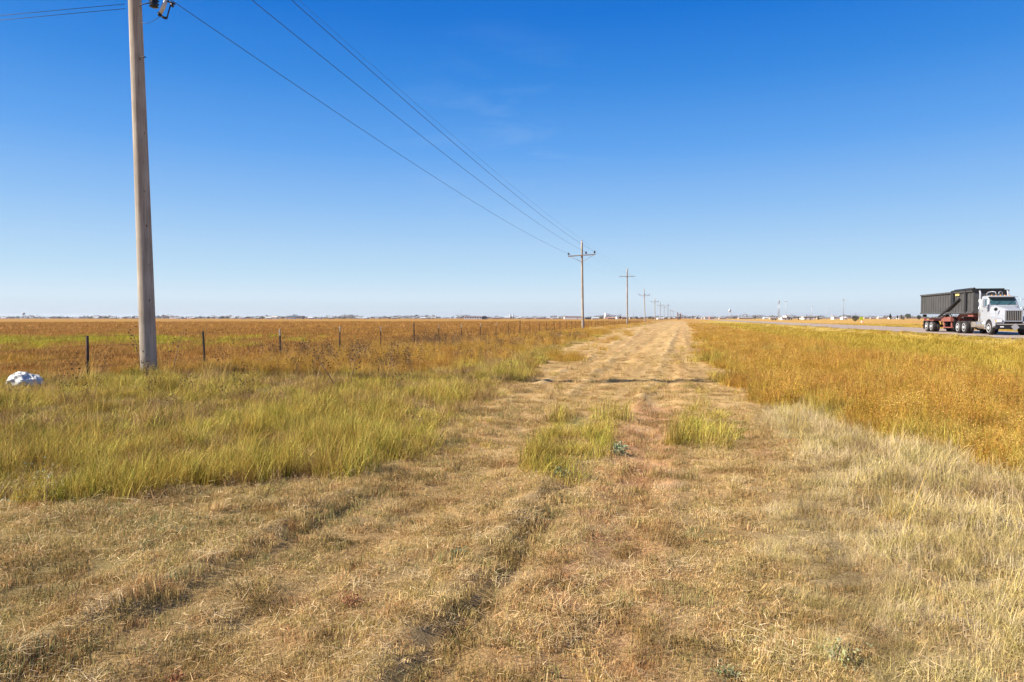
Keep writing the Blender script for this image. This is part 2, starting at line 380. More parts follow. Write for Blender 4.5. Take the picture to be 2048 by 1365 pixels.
def scatter(name, coll, x, y, scl, tilt=.08, kind='stuff', label=None, zoff=0.0, sz=None):
    """one object: vertices carry the tufts"""
    n = len(x); z = H(x, y)+zoff
    me = bpy.data.meshes.new(name); me.vertices.add(n); me.vertices.foreach_set('co', np.stack([x, y, z], 1).astype(np.float32).ravel())
    g = np.random.default_rng(n)
    rot = np.stack([g.normal(0, tilt, n), g.normal(0, tilt, n), g.uniform(0, 2*PI, n)], 1).astype(np.float32)
    sv = np.stack([scl, scl, scl if sz is None else sz], 1).astype(np.float32)
    a = me.attributes.new('rot', 'FLOAT_VECTOR', 'POINT'); a.data.foreach_set('vector', rot.ravel())
    a = me.attributes.new('scl', 'FLOAT_VECTOR', 'POINT'); a.data.foreach_set('vector', sv.ravel())
    a = me.attributes.new('idx', 'INT', 'POINT'); a.data.foreach_set('value', g.integers(0, len(coll.objects), n).astype(np.int32))
    o = bpy.data.objects.new(name, me); COL.objects.link(o)
    nt = bpy.data.node_groups.new(name+'_spread', 'GeometryNodeTree')
    nt.interface.new_socket('Geometry', in_out='INPUT', socket_type='NodeSocketGeometry')
    nt.interface.new_socket('Geometry', in_out='OUTPUT', socket_type='NodeSocketGeometry')
    gi = nt.nodes.new('NodeGroupInput'); go = nt.nodes.new('NodeGroupOutput')
    ip = nt.nodes.new('GeometryNodeInstanceOnPoints'); ci = nt.nodes.new('GeometryNodeCollectionInfo')
    ci.inputs['Collection'].default_value = coll; ci.inputs['Separate Children'].default_value = True; ci.inputs['Reset Children'].default_value = True
    def na(nm, ty):
        q = nt.nodes.new('GeometryNodeInputNamedAttribute'); q.data_type = ty; q.inputs['Name'].default_value = nm; return q.outputs['Attribute']
    L = nt.links.new
    L(gi.outputs[0], ip.inputs['Points']); L(ci.outputs[0], ip.inputs['Instance']); ip.inputs['Pick Instance'].default_value = True
    L(na('idx', 'INT'), ip.inputs['Instance Index']); L(na('scl', 'FLOAT_VECTOR'), ip.inputs['Scale'])
    er = nt.nodes.new('FunctionNodeEulerToRotation'); L(na('rot', 'FLOAT_VECTOR'), er.inputs[0]); L(er.outputs[0], ip.inputs['Rotation'])
    L(ip.outputs[0], go.inputs[0])
    md = o.modifiers.new('spread', 'NODES'); md.node_group = nt
    tag(o, label, None, None, kind); print(name, n)
    return o
AX = YAW+PI/2
def sample(r0, r1, dens, seed, half=45):
    g = np.random.default_rng(seed); h = rad(half); area = (r1*r1-r0*r0)*h
    n = int(area*dens); r = np.sqrt(g.uniform(r0*r0, r1*r1, n)); a = AX+g.uniform(-h, h, n)
    return r*np.cos(a), r*np.sin(a), g.uniform(0, 1, n), g.uniform(0, 1, n)
def gather(bands, maskf, seed):
    """bands: (r0, r1, tufts per m2, scale)"""
    X = []; Y = []; Sc = []
    for k, (r0, r1, d, sc) in enumerate(bands):
        x, y, u, v = sample(r0, r1, d, seed+k); w = maskf(x, y); q = u < w
        X.append(x[q]); Y.append(y[q]); Sc.append(sc*(.7+.6*v[q]))
    return np.concatenate(X), np.concatenate(Y), np.concatenate(Sc)
def on_land(x): return (x < 20.3) | (x > 31.8)

# mown stubble
mg_stub = grass_mat('dry_stubble', [(.52,.30,.12), (.86,.58,.26), (.56,.42,.14), (.88,.60,.28), (.74,.43,.19)], scale=2.2, trans=.2, rndcols=(.48,.33,.13))
mg_thatch = grass_mat('bleached_thatch', [(.60,.42,.20), (.74,.56,.31), (.50,.33,.15)], scale=2.0, trans=.1)
mg_short = grass_mat('short_olive_grass', [(.26,.25,.08), (.38,.32,.12), (.24,.27,.11)], scale=1.5)
c_stub = proto_coll('stubble', [[B4(0, 210, .13, .010, .034, .9, 1.6, .0025, 3, 100+k, kink=.45), B4(1, 10, .15, .03, .08, 0, 0, .0026, 3, 200+k, flat=1, kink=.12), B4(2, 44, .12, .010, .034, .7, 1.2, .0025, 3, 250+k, kink=.3)] for k in range(8)], [mg_stub, mg_thatch, mg_short])
def rut(x, y): return np.clip(gs(x, -1.02, .14)*sm(8, 5, y)+gs(x, -2.62, .15)*sm(7, 5, y)+.3*gs(x, -2.15, .16)+.3*gs(x, -.35, .12), 0, 1)
def m_mown(x, y):
    w = zones(x, y); return (1-.75*rut(x, y))*(1-.45*sm(12, 22, y))*np.clip(1-w['L']-w['R']-.6*w['straw']-.5*w['red'], 0, 1)*(x > -13.5)
x, y, s = gather([(1.6, 5, 125, .90), (5, 9, 85, 1.0), (9, 13, 36, 1.2), (13, 18, 26, 1.3), (18, 32, 14, 1.5), (32, 70, 1.0, 2.0)], m_mown, 1000)
sz = s*np.interp(np.hypot(x, y), [0, 12, 20, 60], [1, .9, .45, .3])*(.35+1.5*np.clip(.5+.9*fbm(x/.22, y/.22, 80), 0, 1))
sz = sz*np.clip(1+.75*(vn(x/.16, y/5, 310)*.6+vn(x/.45, y/9, 311)*.5), .3, 2)
scatter('mown_grass', c_stub, x, y, s, .15, sz=sz)
# windrows of bleached clippings left by the mower, along the ruts
c_wr = proto_coll('clipping', [[B4(0, 40, .12, .03, .13, 0, 0, .0026, 3, 300+k, flat=1, kink=.16), B4(0, 70, .11, .02, .07, .8, 1.3, .0028, 3, 350+k, kink=.35)] for k in range(5)], [mg_thatch])
def m_wr(x, y):
    a, b, c, d, e = ridge(x, y); w = zones(x, y)
    return np.clip((.95*a+.95*b)*np.clip(.6+.9*fbm(x/.22, y/.22, 290), 0, 1) +.5*(c+d+e)*sm(24, 12, y) + .45*w['red'] + .03, 0, 1)*(1-w['L'])*(1-w['R'])
x, y, s = gather([(2, 7, 36, 1.0), (7, 13, 22, 1.1), (13, 26, 4, 1.1)], m_wr, 1100)
scatter('dry_clippings', c_wr, x, y, s, .12)
# reddish fallen weed litter
mg_red = grass_mat('red_brown_litter', [(.52,.28,.12), (.60,.38,.17), (.46,.23,.10)], scale=2.5, trans=.1)
c_rd = proto_coll('litter', [[B4(0, 50, .12, .03, .12, .6, 1.2, .004, 3, 400+k, kink=.35), B4(0, 30, .13, .04, .13, 0, 0, .004, 3, 430+k, flat=1, kink=.2)] for k in range(4)], [mg_red])
def m_rd(x, y):
    w = zones(x, y); return np.clip(.65*w['red'] + .8*sm(.42, .7, fbm(x/.6, y/.6, 90))*sm(12, 6, y), 0, 1)*(1-w['L'])*(1-w['R'])
x, y, s = gather([(2, 7, 22, .8), (7, 14, 14, 1.0)], m_rd, 1200)
scatter('red_litter', c_rd, x, y, s, .12)

# pale straw, knee-low, on the right
mg_straw = grass_mat('pale_straw', [(.62,.45,.24), (.82,.64,.40), (.52,.41,.15), (.80,.64,.42)], scale=1.3, trans=.25, rndcols=(.60,.47,.19))
mg_sg = grass_mat('straw_green', [(.38,.33,.08), (.50,.42,.12), (.30,.29,.08)], scale=1.3)
def straw_set(k, n, R, L0, L1, w, g=.3):
    return [B4(0, int(n*(1-g)), R, L0, L1, .6, 1.5, w, 4, 500+k, kink=.28), B4(1, int(n*g), R, L0*.7, L1*.7, .4, .9, w*1.1, 4, 550+k, kink=.12), B4(0, n//5, R*1.2, L0, L1, 0, 0, w, 3, 580+k, flat=1, kink=.1)]
c_st = proto_coll('straw', [straw_set(k, 140, .15, .05, .23, .0030, .04+.10*(k % 3)) for k in range(8)], [mg_straw, mg_sg])
def m_st(x, y):
    w = zones(x, y); return np.clip(w['straw']*(.95+.3*fbm(x/.7, y/.7, 91)), 0, 1)
x, y, s = gather([(1.8, 6, 62, .85), (6, 14, 42, 1.05)], m_st, 1300)
s = s*(.55+.5*sm(.4, 2.6, x)+.45*fbm(x/.45, y/.45, 92)); scatter('pale_straw_grass', c_st, x, y, s, .12)

# tall olive green grass: left bank and clumps on the track
mg_green = grass_mat('olive_grass', [(.15,.16,.02), (.50,.42,.06), (.60,.42,.09), (.26,.29,.03), (.56,.36,.08), (.40,.38,.05), (.20,.22,.03)], scale=.55, trans=.2, rndcols=(.56,.48,.10))
mg_gold = grass_mat('golden_grass', [(.56,.36,.07), (.64,.44,.12), (.46,.33,.06)], scale=.8, trans=.3)
def green_set(k, n, R, L0, L1, w, gold=.2):
    return [B4(0, int(n*(1-gold)), R, L0, L1, .30, .75, w, 4, 600+k, kink=.12), B4(1, int(n*gold), R, L0, L1*1.15, .35, .8, w*.8, 4, 650+k, kink=.14), B4(1, n//5, R*1.1, L0*.3, L1*.45, .7, 1.2, w, 3, 680+k, kink=.2)]
c_gr = proto_coll('tall_green', [green_set(k, 88, .14, .09, .36, .0042, .10+.2*(k % 3)) for k in range(8)], [mg_green, mg_gold])
def m_gr(x, y):
    w = zones(x, y); return np.clip((w['green']+w['clump'])*(.80+.9*fbm(x/.9, y/.9, 93)), 0, 1)
x, y, s = gather([(4, 10, 44, 1.0), (10, 18, 24, 1.15), (18, 32, 11, 1.5), (32, 70, 3, 2.0), (70, 200, .25, 3.0)], m_gr, 1400)
w_ = zones(x, y)
hgt = np.where(w_['clump'] > .5, .95, .82)*(.80+.40*fbm(x/2.2, y/2.2, 94))*(1-.45*w_['clump']*sm(.1, -.4, fbm(x/.5, y/.5, 294)))*(.50+.80*np.clip(.5+1.1*fbm(x/.8, y/.8, 194), 0, 1))
hgt = hgt*np.where(w_['clump'] > .5, 1, 1+.55*sm(12, 7, np.hypot(x, y))*sm(-2.2, -4, x))
szz = s*hgt*np.interp(np.hypot(x, y), [0, 18, 32, 70, 200], [1, .88, .6, .42, .22])
scatter('tall_green_grass', c_gr, x, y, s, .1, sz=szz)

# dry orange weeds
mg_weed = grass_mat('rusty_weed', [(.42,.19,.04), (.62,.37,.05), (.44,.31,.04), (.70,.43,.08), (.46,.22,.045), (.62,.35,.05)], scale=.5, trans=.2, patch=.9)
mg_seed = grass_mat('rusty_seed', [(.30,.13,.04), (.60,.32,.07), (.44,.21,.055), (.70,.46,.14), (.40,.18,.05)], scale=1.6, trans=.12)
mg_stem = grass_mat('weed_leaf', [(.46,.36,.04), (.58,.42,.05), (.38,.33,.05)], scale=.8, trans=.3)
def weed_set(k, n, R, L0, L1, w, bit, nb):
    a = blades(n, R, L0, L1, .25, .45, w, 4, 700+k, kink=.1); g = np.random.default_rng(k+77)
    cx, cy, cz = a[4][4], a[4][5], a[4][6]
    ii = g.integers(0, n, nb); f = g.uniform(.35, 1.0, nb)*4; j = np.minimum(f.astype(int), 3); u = f-j
    P = np.stack([cx[ii, j]*(1-u)+cx[ii, j+1]*u, cy[ii, j]*(1-u)+cy[ii, j+1]*u, cz[ii, j]*(1-u)+cz[ii, j+1]*u], 1) + g.normal(0, .022*R/.14, (nb, 3))
    b = bits(P, bit, 750+k)
    return [(a[0], a[1], a[2], a[3], 2 if k % 2 else 0), (b[0], b[1], b[2], b[3], 1), B4(0, n, R, L0*.5, L1*.8, .3, .5, w*1.2, 3, 780+k, kink=.12)]
c_wd = proto_coll('rust_weed', [weed_set(k, 40, .15, .20, .46, .0036, .0075, 420) for k in range(8)], [mg_weed, mg_seed, mg_stem])
def m_wd(x, y):
    w = zones(x, y); return np.clip(w['weed']*(.70+.5*fbm(x/.8, y/.8, 199)) + .55*gs(x, -4.3-.02*(y-22), .7)*sm(19, 23, y)*sm(.05, .3, fbm(x/1.1, y/2.5, 191)) + w['dry']*(.7+.4*fbm(x/2, y/2, 95)), 0, 1)
x, y, s = gather([(5, 12, 34, 1.0), (12, 20, 20, 1.15), (20, 34, 9, 1.5), (34, 80, 2.2, 2.2), (80, 220, .22, 3.4)], m_wd, 1500)
szz = s*(.62+.55*np.clip(.5+fbm(x/1.1, y/1.1, 96), 0, 1))*(.6+.4*np.where(x > -2, sm(0, .9, x-xr(x, y)), 1))*np.interp(np.hypot(x, y), [0, 12, 20, 34, 80, 220], [1, 1, .8, .55, .3, .15])*np.where(x > -3, 1.0, np.where(x > -9.5, .78, .6))
scatter('dry_orange_weeds', c_wd, x, y, s, .1, sz=szz)

# shorter yellow green verge between weeds and highway, and beyond it
mg_yg = grass_mat('yellow_verge', [(.46,.30,.03), (.36,.29,.035), (.56,.40,.055), (.42,.23,.035)], scale=.18, trans=.3, rndcols=(.64,.47,.10))
c_yg = proto_coll('verge', [[B4(0, 90, .2, .12, .32, .3, .7, .006, 3, 800+k, kink=.08)] for k in range(6)], [mg_yg])
def m_yg(x, y):
    w = zones(x, y); return np.clip(w['yg'], 0, 1)*on_land(x)
x, y, s = gather([(10, 22, 14, 1.0), (22, 45, 6, 1.3), (45, 90, 1.6, 2.0), (90, 220, .22, 3.4)], m_yg, 1600)
szz = s*np.interp(np.hypot(x, y), [0, 22, 45, 90, 220], [1, .9, .6, .4, .16])*np.where(x > 16.5, .55, 1)
scatter('verge_grass', c_yg, x, y, s, .1, sz=szz)

# the open field behind the fence
mg_fd = grass_mat('russet_field', [(.35,.175,.055), (.43,.245,.06), (.28,.15,.05), (.46,.30,.055)], scale=.12, trans=.3, rndcols=(.52,.29,.08))
mg_fg = grass_mat('field_green', [(.36,.34,.035), (.50,.44,.05)], scale=.3, trans=.3)
c_fd = proto_coll('field', [[B4(0, 100, .25, .14, .36, .3, .6, .007, 3, 900+k, kink=.08)] for k in range(6)], [mg_fd])
c_fg = proto_coll('fieldg', [[B4(0, 90, .25, .14, .34, .3, .6, .009, 3, 950+k, kink=.08)] for k in range(4)], [mg_fg])
def m_fd(x, y): return np.clip(zones(x, y)['field']*(1-field_green(x, y)*.55), 0, 1)
def m_fg(x, y): return np.clip(zones(x, y)['field']*field_green(x, y)*.75*(.6+.8*fbm(x/2, y/2, 305)), 0, 1)
fb = [(12, 24, 9, 1.0), (24, 45, 5, 1.4), (45, 95, 1.2, 2.2), (95, 260, .15, 4)]
x, y, s = gather(fb, m_fd, 1700); szz = s*np.interp(np.hypot(x, y), [0, 24, 45, 95, 260], [.6, .5, .4, .28, .14])
scatter('russet_field_grass', c_fd, x, y, s, .1, sz=szz)
x, y, s = gather([(20, 90, 3, 1.6)], m_fg, 1750); scatter('green_field_grass', c_fg, x, y, s, .1, sz=s*.55)

# matted brown dead patches inside the bank and weeds
mg_mat = grass_mat('matted_brown', [(.34,.20,.08), (.48,.31,.13), (.40,.25,.10), (.56,.40,.18)], scale=1.6, trans=.15)
c_br = proto_coll('matted', [[B4(0, 90, .17, .06, .26, .7, 1.0, .004, 4, 1300+k, kink=.3), B4(0, 30, .16, .05, .2, 0, 0, .004, 3, 1330+k, flat=1, kink=.2)] for k in range(5)], [mg_mat])
def m_br(x, y):
    w = zones(x, y); n = fbm(x/.9, y/.9, 93)
    return np.clip(w['green']*sm(.30, -.35, n)*.95 + w['weed']*sm(.2, .5, fbm(x/1.1, y/1.1, 193))*.7 + w['dry']*.3 + .25*sm(1.6, .2, np.abs(x-xl(x, y)))*(y > 4.5)*(y < 30)*sm(-.2, .3, fbm(x/.6, y/.6, 195)), 0, 1)
x, y, s = gather([(4, 10, 26, .9), (10, 20, 14, 1.2), (20, 40, 4, 1.6)], m_br, 2100)
scatter('matted_dead_grass', c_br, x, y, s, .15, sz=s*.8)
# short olive grass below the bank, lower left, and thin olive wisps in the mown strip
c_ol = proto_coll('olive_short', [[B4(0, 80, .14, .02, .085, .6, 1.0, .0035, 3, 1400+k, kink=.3), B4(1, 40, .14, .02, .10, .7, 1.3, .003, 3, 1430+k, kink=.3)] for k in range(5)], [mg_short, mg_mat])
def m_ol(x, y): 
    w = zones(x, y); return np.clip(.75*sm(-1.9, -3.2, x)*sm(-.35, .25, fbm(x/.7, y/.7, 295)) + .55*gs(x, -1.02, .18)*sm(8, 5, y) + .6*gs(x, -2.62, .22) + .12, 0, 1)*(1-w['L'])*(1-w['R'])*(1-w['straw'])*(x > -11)
x, y, s = gather([(1.8, 6, 34, .9), (6, 12, 14, 1.1)], m_ol, 2300)
scatter('short_olive_grass', c_ol, x, y, s, .15)
# green-gold patches among the right-hand weeds
def m_gw(x, y):
    w = zones(x, y); return np.clip(w['weed']*sm(.0, .5, fbm(x/1.3, y/2.2, 297))*.9 + .5*w['weed']*sm(1.2, .2, x-xr(x, y)), 0, 1)
x, y, s = gather([(5, 14, 22, 1.0), (14, 24, 10, 1.3), (24, 60, 2.5, 2.0)], m_gw, 2400)
scatter('green_gold_patches', c_gr, x, y, s, .12, sz=s*np.interp(y, [0, 14, 60], [.95, .8, .35]))
# loose gold and green tufts straying onto the track
def m_tf(x, y):
    w = zones(x, y); e1 = sm(1.6, .1, x-xl(x, y))*(x > xl(x, y))*(y > 6); e2 = sm(1.8, .1, xr(x, y)-x)*(x < xr(x, y))*(y > 8)
    return np.clip((e1+e2)*sm(.05, .5, fbm(x/.5, y/.7, 196))+.10*sm(.35, .6, fbm(x/.45, y/.7, 197))*(y > 9)*(y < 40), 0, 1)*(1-w['clump'])*(x > -12)
x, y, s = gather([(5, 12, 9, .7), (12, 22, 5, .9), (22, 50, 1.6, 1.1)], m_tf, 2200)
scatter('stray_grass_tufts', c_gr, x, y, s, .15, sz=s*.55)
# straw-coloured long stalks standing among the green, and dead sunflower stalks by the fence
mg_dead = grass_mat('dead_stalk', [(.34,.20,.10), (.46,.30,.15), (.26,.15,.08)], scale=1.0, trans=.1)
mg_head = mat('dead_flower_head', (.06,.035,.02), .9, var=.2, scale=30)
def stalk_parts(k, n, R, L0, L1, w, heads=True):
    a = blades(n, R, L0, L1, .12, .35, w, 5, 1000+k, kink=.12); g = np.random.default_rng(k)
    out = [(a[0], a[1], a[2], a[3], 0)]; P = []
    cx, cy, cz = a[4][4], a[4][5], a[4][6]
    for i in range(n):
        for q in range(5):
            jf = g.uniform(1.8, 5); j = min(int(jf), 4); u = jf-j
            base = np.array([cx[i, j]*(1-u)+cx[i, j+1]*u, cy[i, j]*(1-u)+cy[i, j+1]*u, cz[i, j]*(1-u)+cz[i, j+1]*u])
            an = g.uniform(0, 2*PI); ln = g.uniform(.05, .16); tip = base+np.array([math.cos(an)*ln*.6, math.sin(an)*ln*.6, ln*.8])
            s0 = np.array([-math.sin(an), math.cos(an), 0])*w*.4
            V = np.array([base-s0, base+s0, tip+s0*.6, tip-s0*.6]); out.append((V, np.array([[0,1,2,3]]), np.full(4, .5), np.full(4, .5), 0))
            P.append(tip)
    P = np.array(P); b = bits(np.repeat(P, 6, 0)+g.normal(0, .006, (len(P)*6, 3)), .014, k)
    out.append((b[0], b[1], b[2], b[3], 1)); return out
c_sf = proto_coll('stalks', [stalk_parts(k, 5, .12, .45, .8, .006) for k in range(6)], [mg_dead, mg_head])
def m_sf(x, y):
    w = zones(x, y); return np.clip(w['dry']*sm(-.1, .4, fbm(x/2.5, y/2.5, 97)+.15)*1.0+.05*w['green']+.03*w['weed']*0, 0, 1)*(y < 60)
x, y, s = gather([(11, 24, 8, .9), (24, 50, 3, .95)], m_sf, 1800)
q = ~((x < -9.5) & (x > -14) & (y < 26)) | (np.random.default_rng(3).uniform(0, 1, len(x)) < .55)
scatter('dead_sunflowers', c_sf, x[q], y[q], s[q]*.85, .1)
def m_ft(x, y):
    return (np.abs(x+14.0) < .5)*(y > 8)*(y < 60)*.5*np.ones(len(x))
c_ts = proto_coll('seed_stalks', [[B4(0, 16, .12, .35, .7, .18, .5, .004, 5, 1100+k, kink=.05)] for k in range(4)], [mg_gold])
def m_ts(x, y):
    w = zones(x, y); return np.clip(w['green']*.5+w['straw']*.03+.2*w['dry'], 0, 1)*(y < 30)
x, y, s = gather([(4, 14, 5, .85), (14, 30, 2, 1.0)], m_ts, 1900)
scatter('seed_stalks', c_ts, x, y, s, .12)
# reddish pigweed tops, bottom right of the verge
mg_pig = grass_mat('pink_weed', [(.56,.20,.13), (.62,.28,.20)], scale=3, trans=.3)
c_pg = proto_coll('pigweed', [[B4(0, 22, .10, .04, .16, .4, .9, .007, 3, 1200+k, kink=.3)] for k in range(3)], [mg_pig])
def m_pg(x, y): return sm(.1, .35, fbm(x/.35, y/.35, 98))*sm(1.15, 1.5, x)*sm(3.5, 3.0, y) + .10*sm(.3, .6, fbm(x/.3, y/.3, 99))*sm(1.2, .5, x)*sm(4.5, 3.2, y)*(x > -2)
x, y, s = gather([(2, 4.5, 45, 1.0)], m_pg, 2000)
scatter('pink_pigweed', c_pg, x, y, s, .2)

# ------------------------------------------------------------------ single plants one can tell apart
m_bl = grass_mat('blue_green_leaf', [(.17,.23,.13), (.28,.33,.18)], scale=4, trans=.2)
def leafy(name, px, py, hgt, R_, n, label, seed, mt=None, leafs=.02):
    x, y = G(px, py); g = np.random.default_rng(seed); z0 = hz(x, y)
    o = empty(name, (x, y, z0), g.uniform(0, 6), label, 'plant')
    st = blades(14, R_*.4, hgt*.6, hgt*1.1, .5, .7, .006, 4, seed)
    cx, cy, cz = st[4][4], st[4][5], st[4][6]
    ii = g.integers(0, 14, n); j = g.integers(1, 5, n)
    P = np.stack([cx[ii, j], cy[ii, j], np.maximum(cz[ii, j], .01)], 1)+g.normal(0, R_*.18, (n, 3))*np.array([1, 1, .5]); P[:, 2] = np.maximum(P[:, 2], .015)
    b = bits(P, leafs, seed)
    a1 = np_mesh('stem', st[0], st[1], [mg_dead], {'t': ('FLOAT', st[2]), 'rnd': ('FLOAT', st[3])}); a1.parent = o
    a2 = np_mesh('leaves', b[0], b[1], [mt or m_bl], {'t': ('FLOAT', b[2]), 'rnd': ('FLOAT', b[3])}); a2.parent = o
    return o
leafy('broadleaf_weed', 1236, 905, .15, .17, 170, 'blue-green leafy weed at the right end of the grass clump in the track', 1)
leafy('broadleaf_weed', 1125, 948, .10, .14, 110, 'blue-green leafy weed at the near edge of the grass clump in the track', 2)
leafy('broadleaf_weed', 920, 1112, .04, .10, 90, 'tiny grey-green weed flat in the mown grass of the foreground', 3, None, .016)
leafy('broadleaf_weed', 1680, 1315, .08, .15, 150, 'low grey-green weed among straw at the bottom right', 4, grass_mat('grey_leaf', [(.32,.34,.17),(.42,.42,.24)], scale=4), .011)
leafy('broadleaf_weed', 1450, 1345, .05, .12, 110, 'low grey-green weed in short grass at the bottom edge', 5, bpy.data.materials['grey_leaf'], .010)
leafy('broadleaf_weed', 95, 1000, .34, .16, 160, 'upright pale-leaved weed at the shaded foot of the left grass bank', 6, bpy.data.materials['grey_leaf'], .012)
m_redw = grass_mat('red_weed_leaf', [(.52,.22,.12), (.58,.32,.18)], scale=5)
leafy('red_weed', 700, 1205, .07, .12, 160, 'small red weed beside the rut in the foreground', 7, m_redw, .009)
leafy('red_weed', 365, 1345, .05, .12, 110, 'small red weed at the bottom edge left of the rut', 8, m_redw, .009)
# one leaning dry stalk and a tall dark sunflower stalk
def lone_stalk(px, py, top_px, top_py, label, seed, heads=9, size=.022):
    x, y = G(px, py, .3); z0 = hz(x, y); d = -x*SY+y*CY; g = random.Random(seed)
    dx = (top_px-px)/F*d; ht = (py-top_py)/F*d
    o = empty('dead_sunflower', (x, y, z0), 0, label, 'dead plant')
    mb = MB(); tip = Vector((dx*CY, dx*SY, ht)); heads_l = []; pts = [tip*t+Vector((0, 0, .05*math.sin(3*t))) for t in (0, .25, .5, .75, 1)]
    mb.tube(pts, [.012, .010, .008, .006, .004], 6); hb = MB()
    for i in range(heads):
        t = .35+.65*i/(heads-1); p = tip*t; a = g.uniform(0, 2*PI); q = p+Vector((math.cos(a)*.16, math.sin(a)*.16, .10))*(1.1-t*.5)
        mb.tube([p, (p+q)/2+Vector((0, 0, -.01)), q], [.004, .003, .003], 5)
        heads_l.append(q)
    mb.build('stem', mg_stalk, o)
    for q in heads_l: MB().lathe([(.001, -.012), (size, -.006), (size*1.1, .004), (size*.6, .014), (.001, .016)], q, 'z', 8).build('seed_head', mg_head, o)
mg_stalk = mat('brown_stalk', (.30,.18,.09), .8, var=.2, scale=20)
lone_stalk(283, 735, 265, 656, 'tall dark dead sunflower standing left against the near pole', 1)
lone_stalk(672, 755, 612, 668, 'long leaning dead sunflower stalk reaching over the fence line', 2, 12, .016)
lone_stalk(345, 745, 366, 664, 'thin dead sunflower between the near pole and the second post', 3, 7, .014)
lone_stalk(700, 752, 716, 682, 'bushy dead sunflower right of the leaning stalk', 4, 12, .016)

# ------------------------------------------------------------------ white crumpled bag
def bag():
    x, y = G(50, 778, .28); z0 = hz(x, y); n, mlat = 90, 44; V = []; Fq = []
    for i in range(mlat+1):
        ph = PI/2*i/mlat*1.0
        for j in range(n):
            a = 2*PI*j/n; r = math.cos(ph)**.7 if i < mlat else .0
            px_ = .25*r*math.cos(a); py_ = .20*r*math.sin(a); pz = .20*math.sin(ph)**.8
            V.append((px_, py_, pz))
    V = np.array(V); nn = fbm(V[:, 0]*9+V[:, 2]*5, V[:, 1]*9-V[:, 2]*7, 5, 3)+.5*(.5-np.abs(fbm(V[:, 0]*16+V[:, 2]*11, V[:, 1]*15-V[:, 2]*13, 55, 3))*1.6)
    rdg = 1-2*np.abs(fbm(V[:, 0]*6+3, V[:, 1]*6+V[:, 2]*8, 8, 2))
    V *= (1+.22*nn[:, None]+.12*rdg[:, None]); V[:, 2] *= (.75+.35*sm(.3, -.3, V[:, 0]))
    V[:, 2] += -.02
    for i in range(mlat):
        for j in range(n): Fq.append((i*n+j, i*n+(j+1) % n, (i+1)*n+(j+1) % n, (i+1)*n+j))
    m = mat('white_plastic', (.58,.56,.52), .5, var=.14, scale=9, spec=.5)
    o = np_mesh('plastic_bag', V, Fq, [m], smooth=False); o.location = (x, y, z0+.10)
    o.rotation_euler = (0, 0, .3)
    tag(o, 'crumpled white plastic bag lying in the grass left of the first fence post', 'bag')
bag()

# ------------------------------------------------------------------ fence
FX = -11.95
def fence():
    m_post = mat('dark_green_steel', (.035,.03,.025), .7, var=.3, scale=20)
    m_rust = mat('rusty_post', (.05,.025,.018), .85, var=.3, scale=20)
    m_tip = mat('faded_post_tip', (.50,.42,.33), .7, var=.2, scale=15)
    m_wire = mat('rusty_wire', (.10,.07,.055), .6, metal=.6, var=.2)
    root = empty('barbed_wire_fence', (FX, 11.6, hz(FX, 11.6)), 0, 'long barbed wire fence on thin dark steel posts between verge and field', 'fence')
    Y0 = 11.56; ys = [Y0+3.53*k for k in range(-3, 58)]; first = {}
    g = random.Random(5)
    for k, yy in enumerate(ys):
        ki = k-3; near = yy < 45; typ = 'big' if ki == 0 else ('tee' if ki not in (5, 11) else 'rust')
        if typ not in first:
            mb = MB(); w = {'big': .030, 'tee': .017, 'rust': .031}[typ]; h = {'big': .96, 'tee': .98, 'rust': 1.12}[typ]
            if typ == 'tee':
                mb.box(-w, w, -.005, .005, -.3, h); mb.box(-.005, .005, -.004, .05, -.3, h)
                for q in range(10): mb.box(-.008, .008, -.013, -.004, .15+q*.08, .175+q*.08)
            else: mb.tube([(0, 0, -.3), (.004, 0, .4), (0, .003, h)], [w, w*.95, w*.9], 8)
            p = mb.build('fence_post', m_rust if typ != 'tee' else m_post, root)
            p['label'] = {'big': 'stout dark rusty post', 'tee': 'thin steel post with pale tip', 'rust': 'taller rusty post'}[typ]
            first[typ] = p
            if typ == 'tee':
                tp = MB().box(-w-.002, w+.002, -.007, .007, h-.20, h+.003).box(-.007, .007, -.004, .053, h-.20, h+.003)
                t = tp.build('tip', m_tip, p); first['tip'] = t
        else:
            p = first[typ].copy(); COL.objects.link(p); p.parent = root
            if typ == 'tee' and near and ki not in (1,):
                t = first['tip'].copy(); COL.objects.link(t); t.parent = p
            if typ == 'tee': p['label'] = 'thin steel post'
        p.location = (g.uniform(-.05, .05), yy-11.6, hz(FX, yy)-root.location.z + g.uniform(-.05, .02))
        p.rotation_euler = (g.uniform(-.03, .03), g.uniform(-.035, .035), g.uniform(-.15, .15))
    for q, zh in enumerate((.26, .48, .70, .90)):
        mb = MB(); pts = []
        for k in range(len(ys)):
            yy = ys[k]; pts.append((-.03, yy-11.6, hz(FX, yy)-root.location.z+zh))
            if k < len(ys)-1: pts.append((-.03, yy+1.765-11.6, (hz(FX, yy)+hz(FX, ys[k+1]))/2-root.location.z+zh-.025))
        mb.tube(pts, .0018, 5)
        for j in range(int((45-2)/.15)):
            yy = 2+j*.15; 
            if yy-11.6 < pts[0][1]: continue
            zz = np.interp(yy-11.6, [p_[1] for p_ in pts], [p_[2] for p_ in pts])
            mb.tube([(-.045, yy-11.6-.01, zz-.018), (-.015, yy-11.6+.01, zz+.018)], .0012, 4)
        mb.build('wire', m_wire, root)
fence()

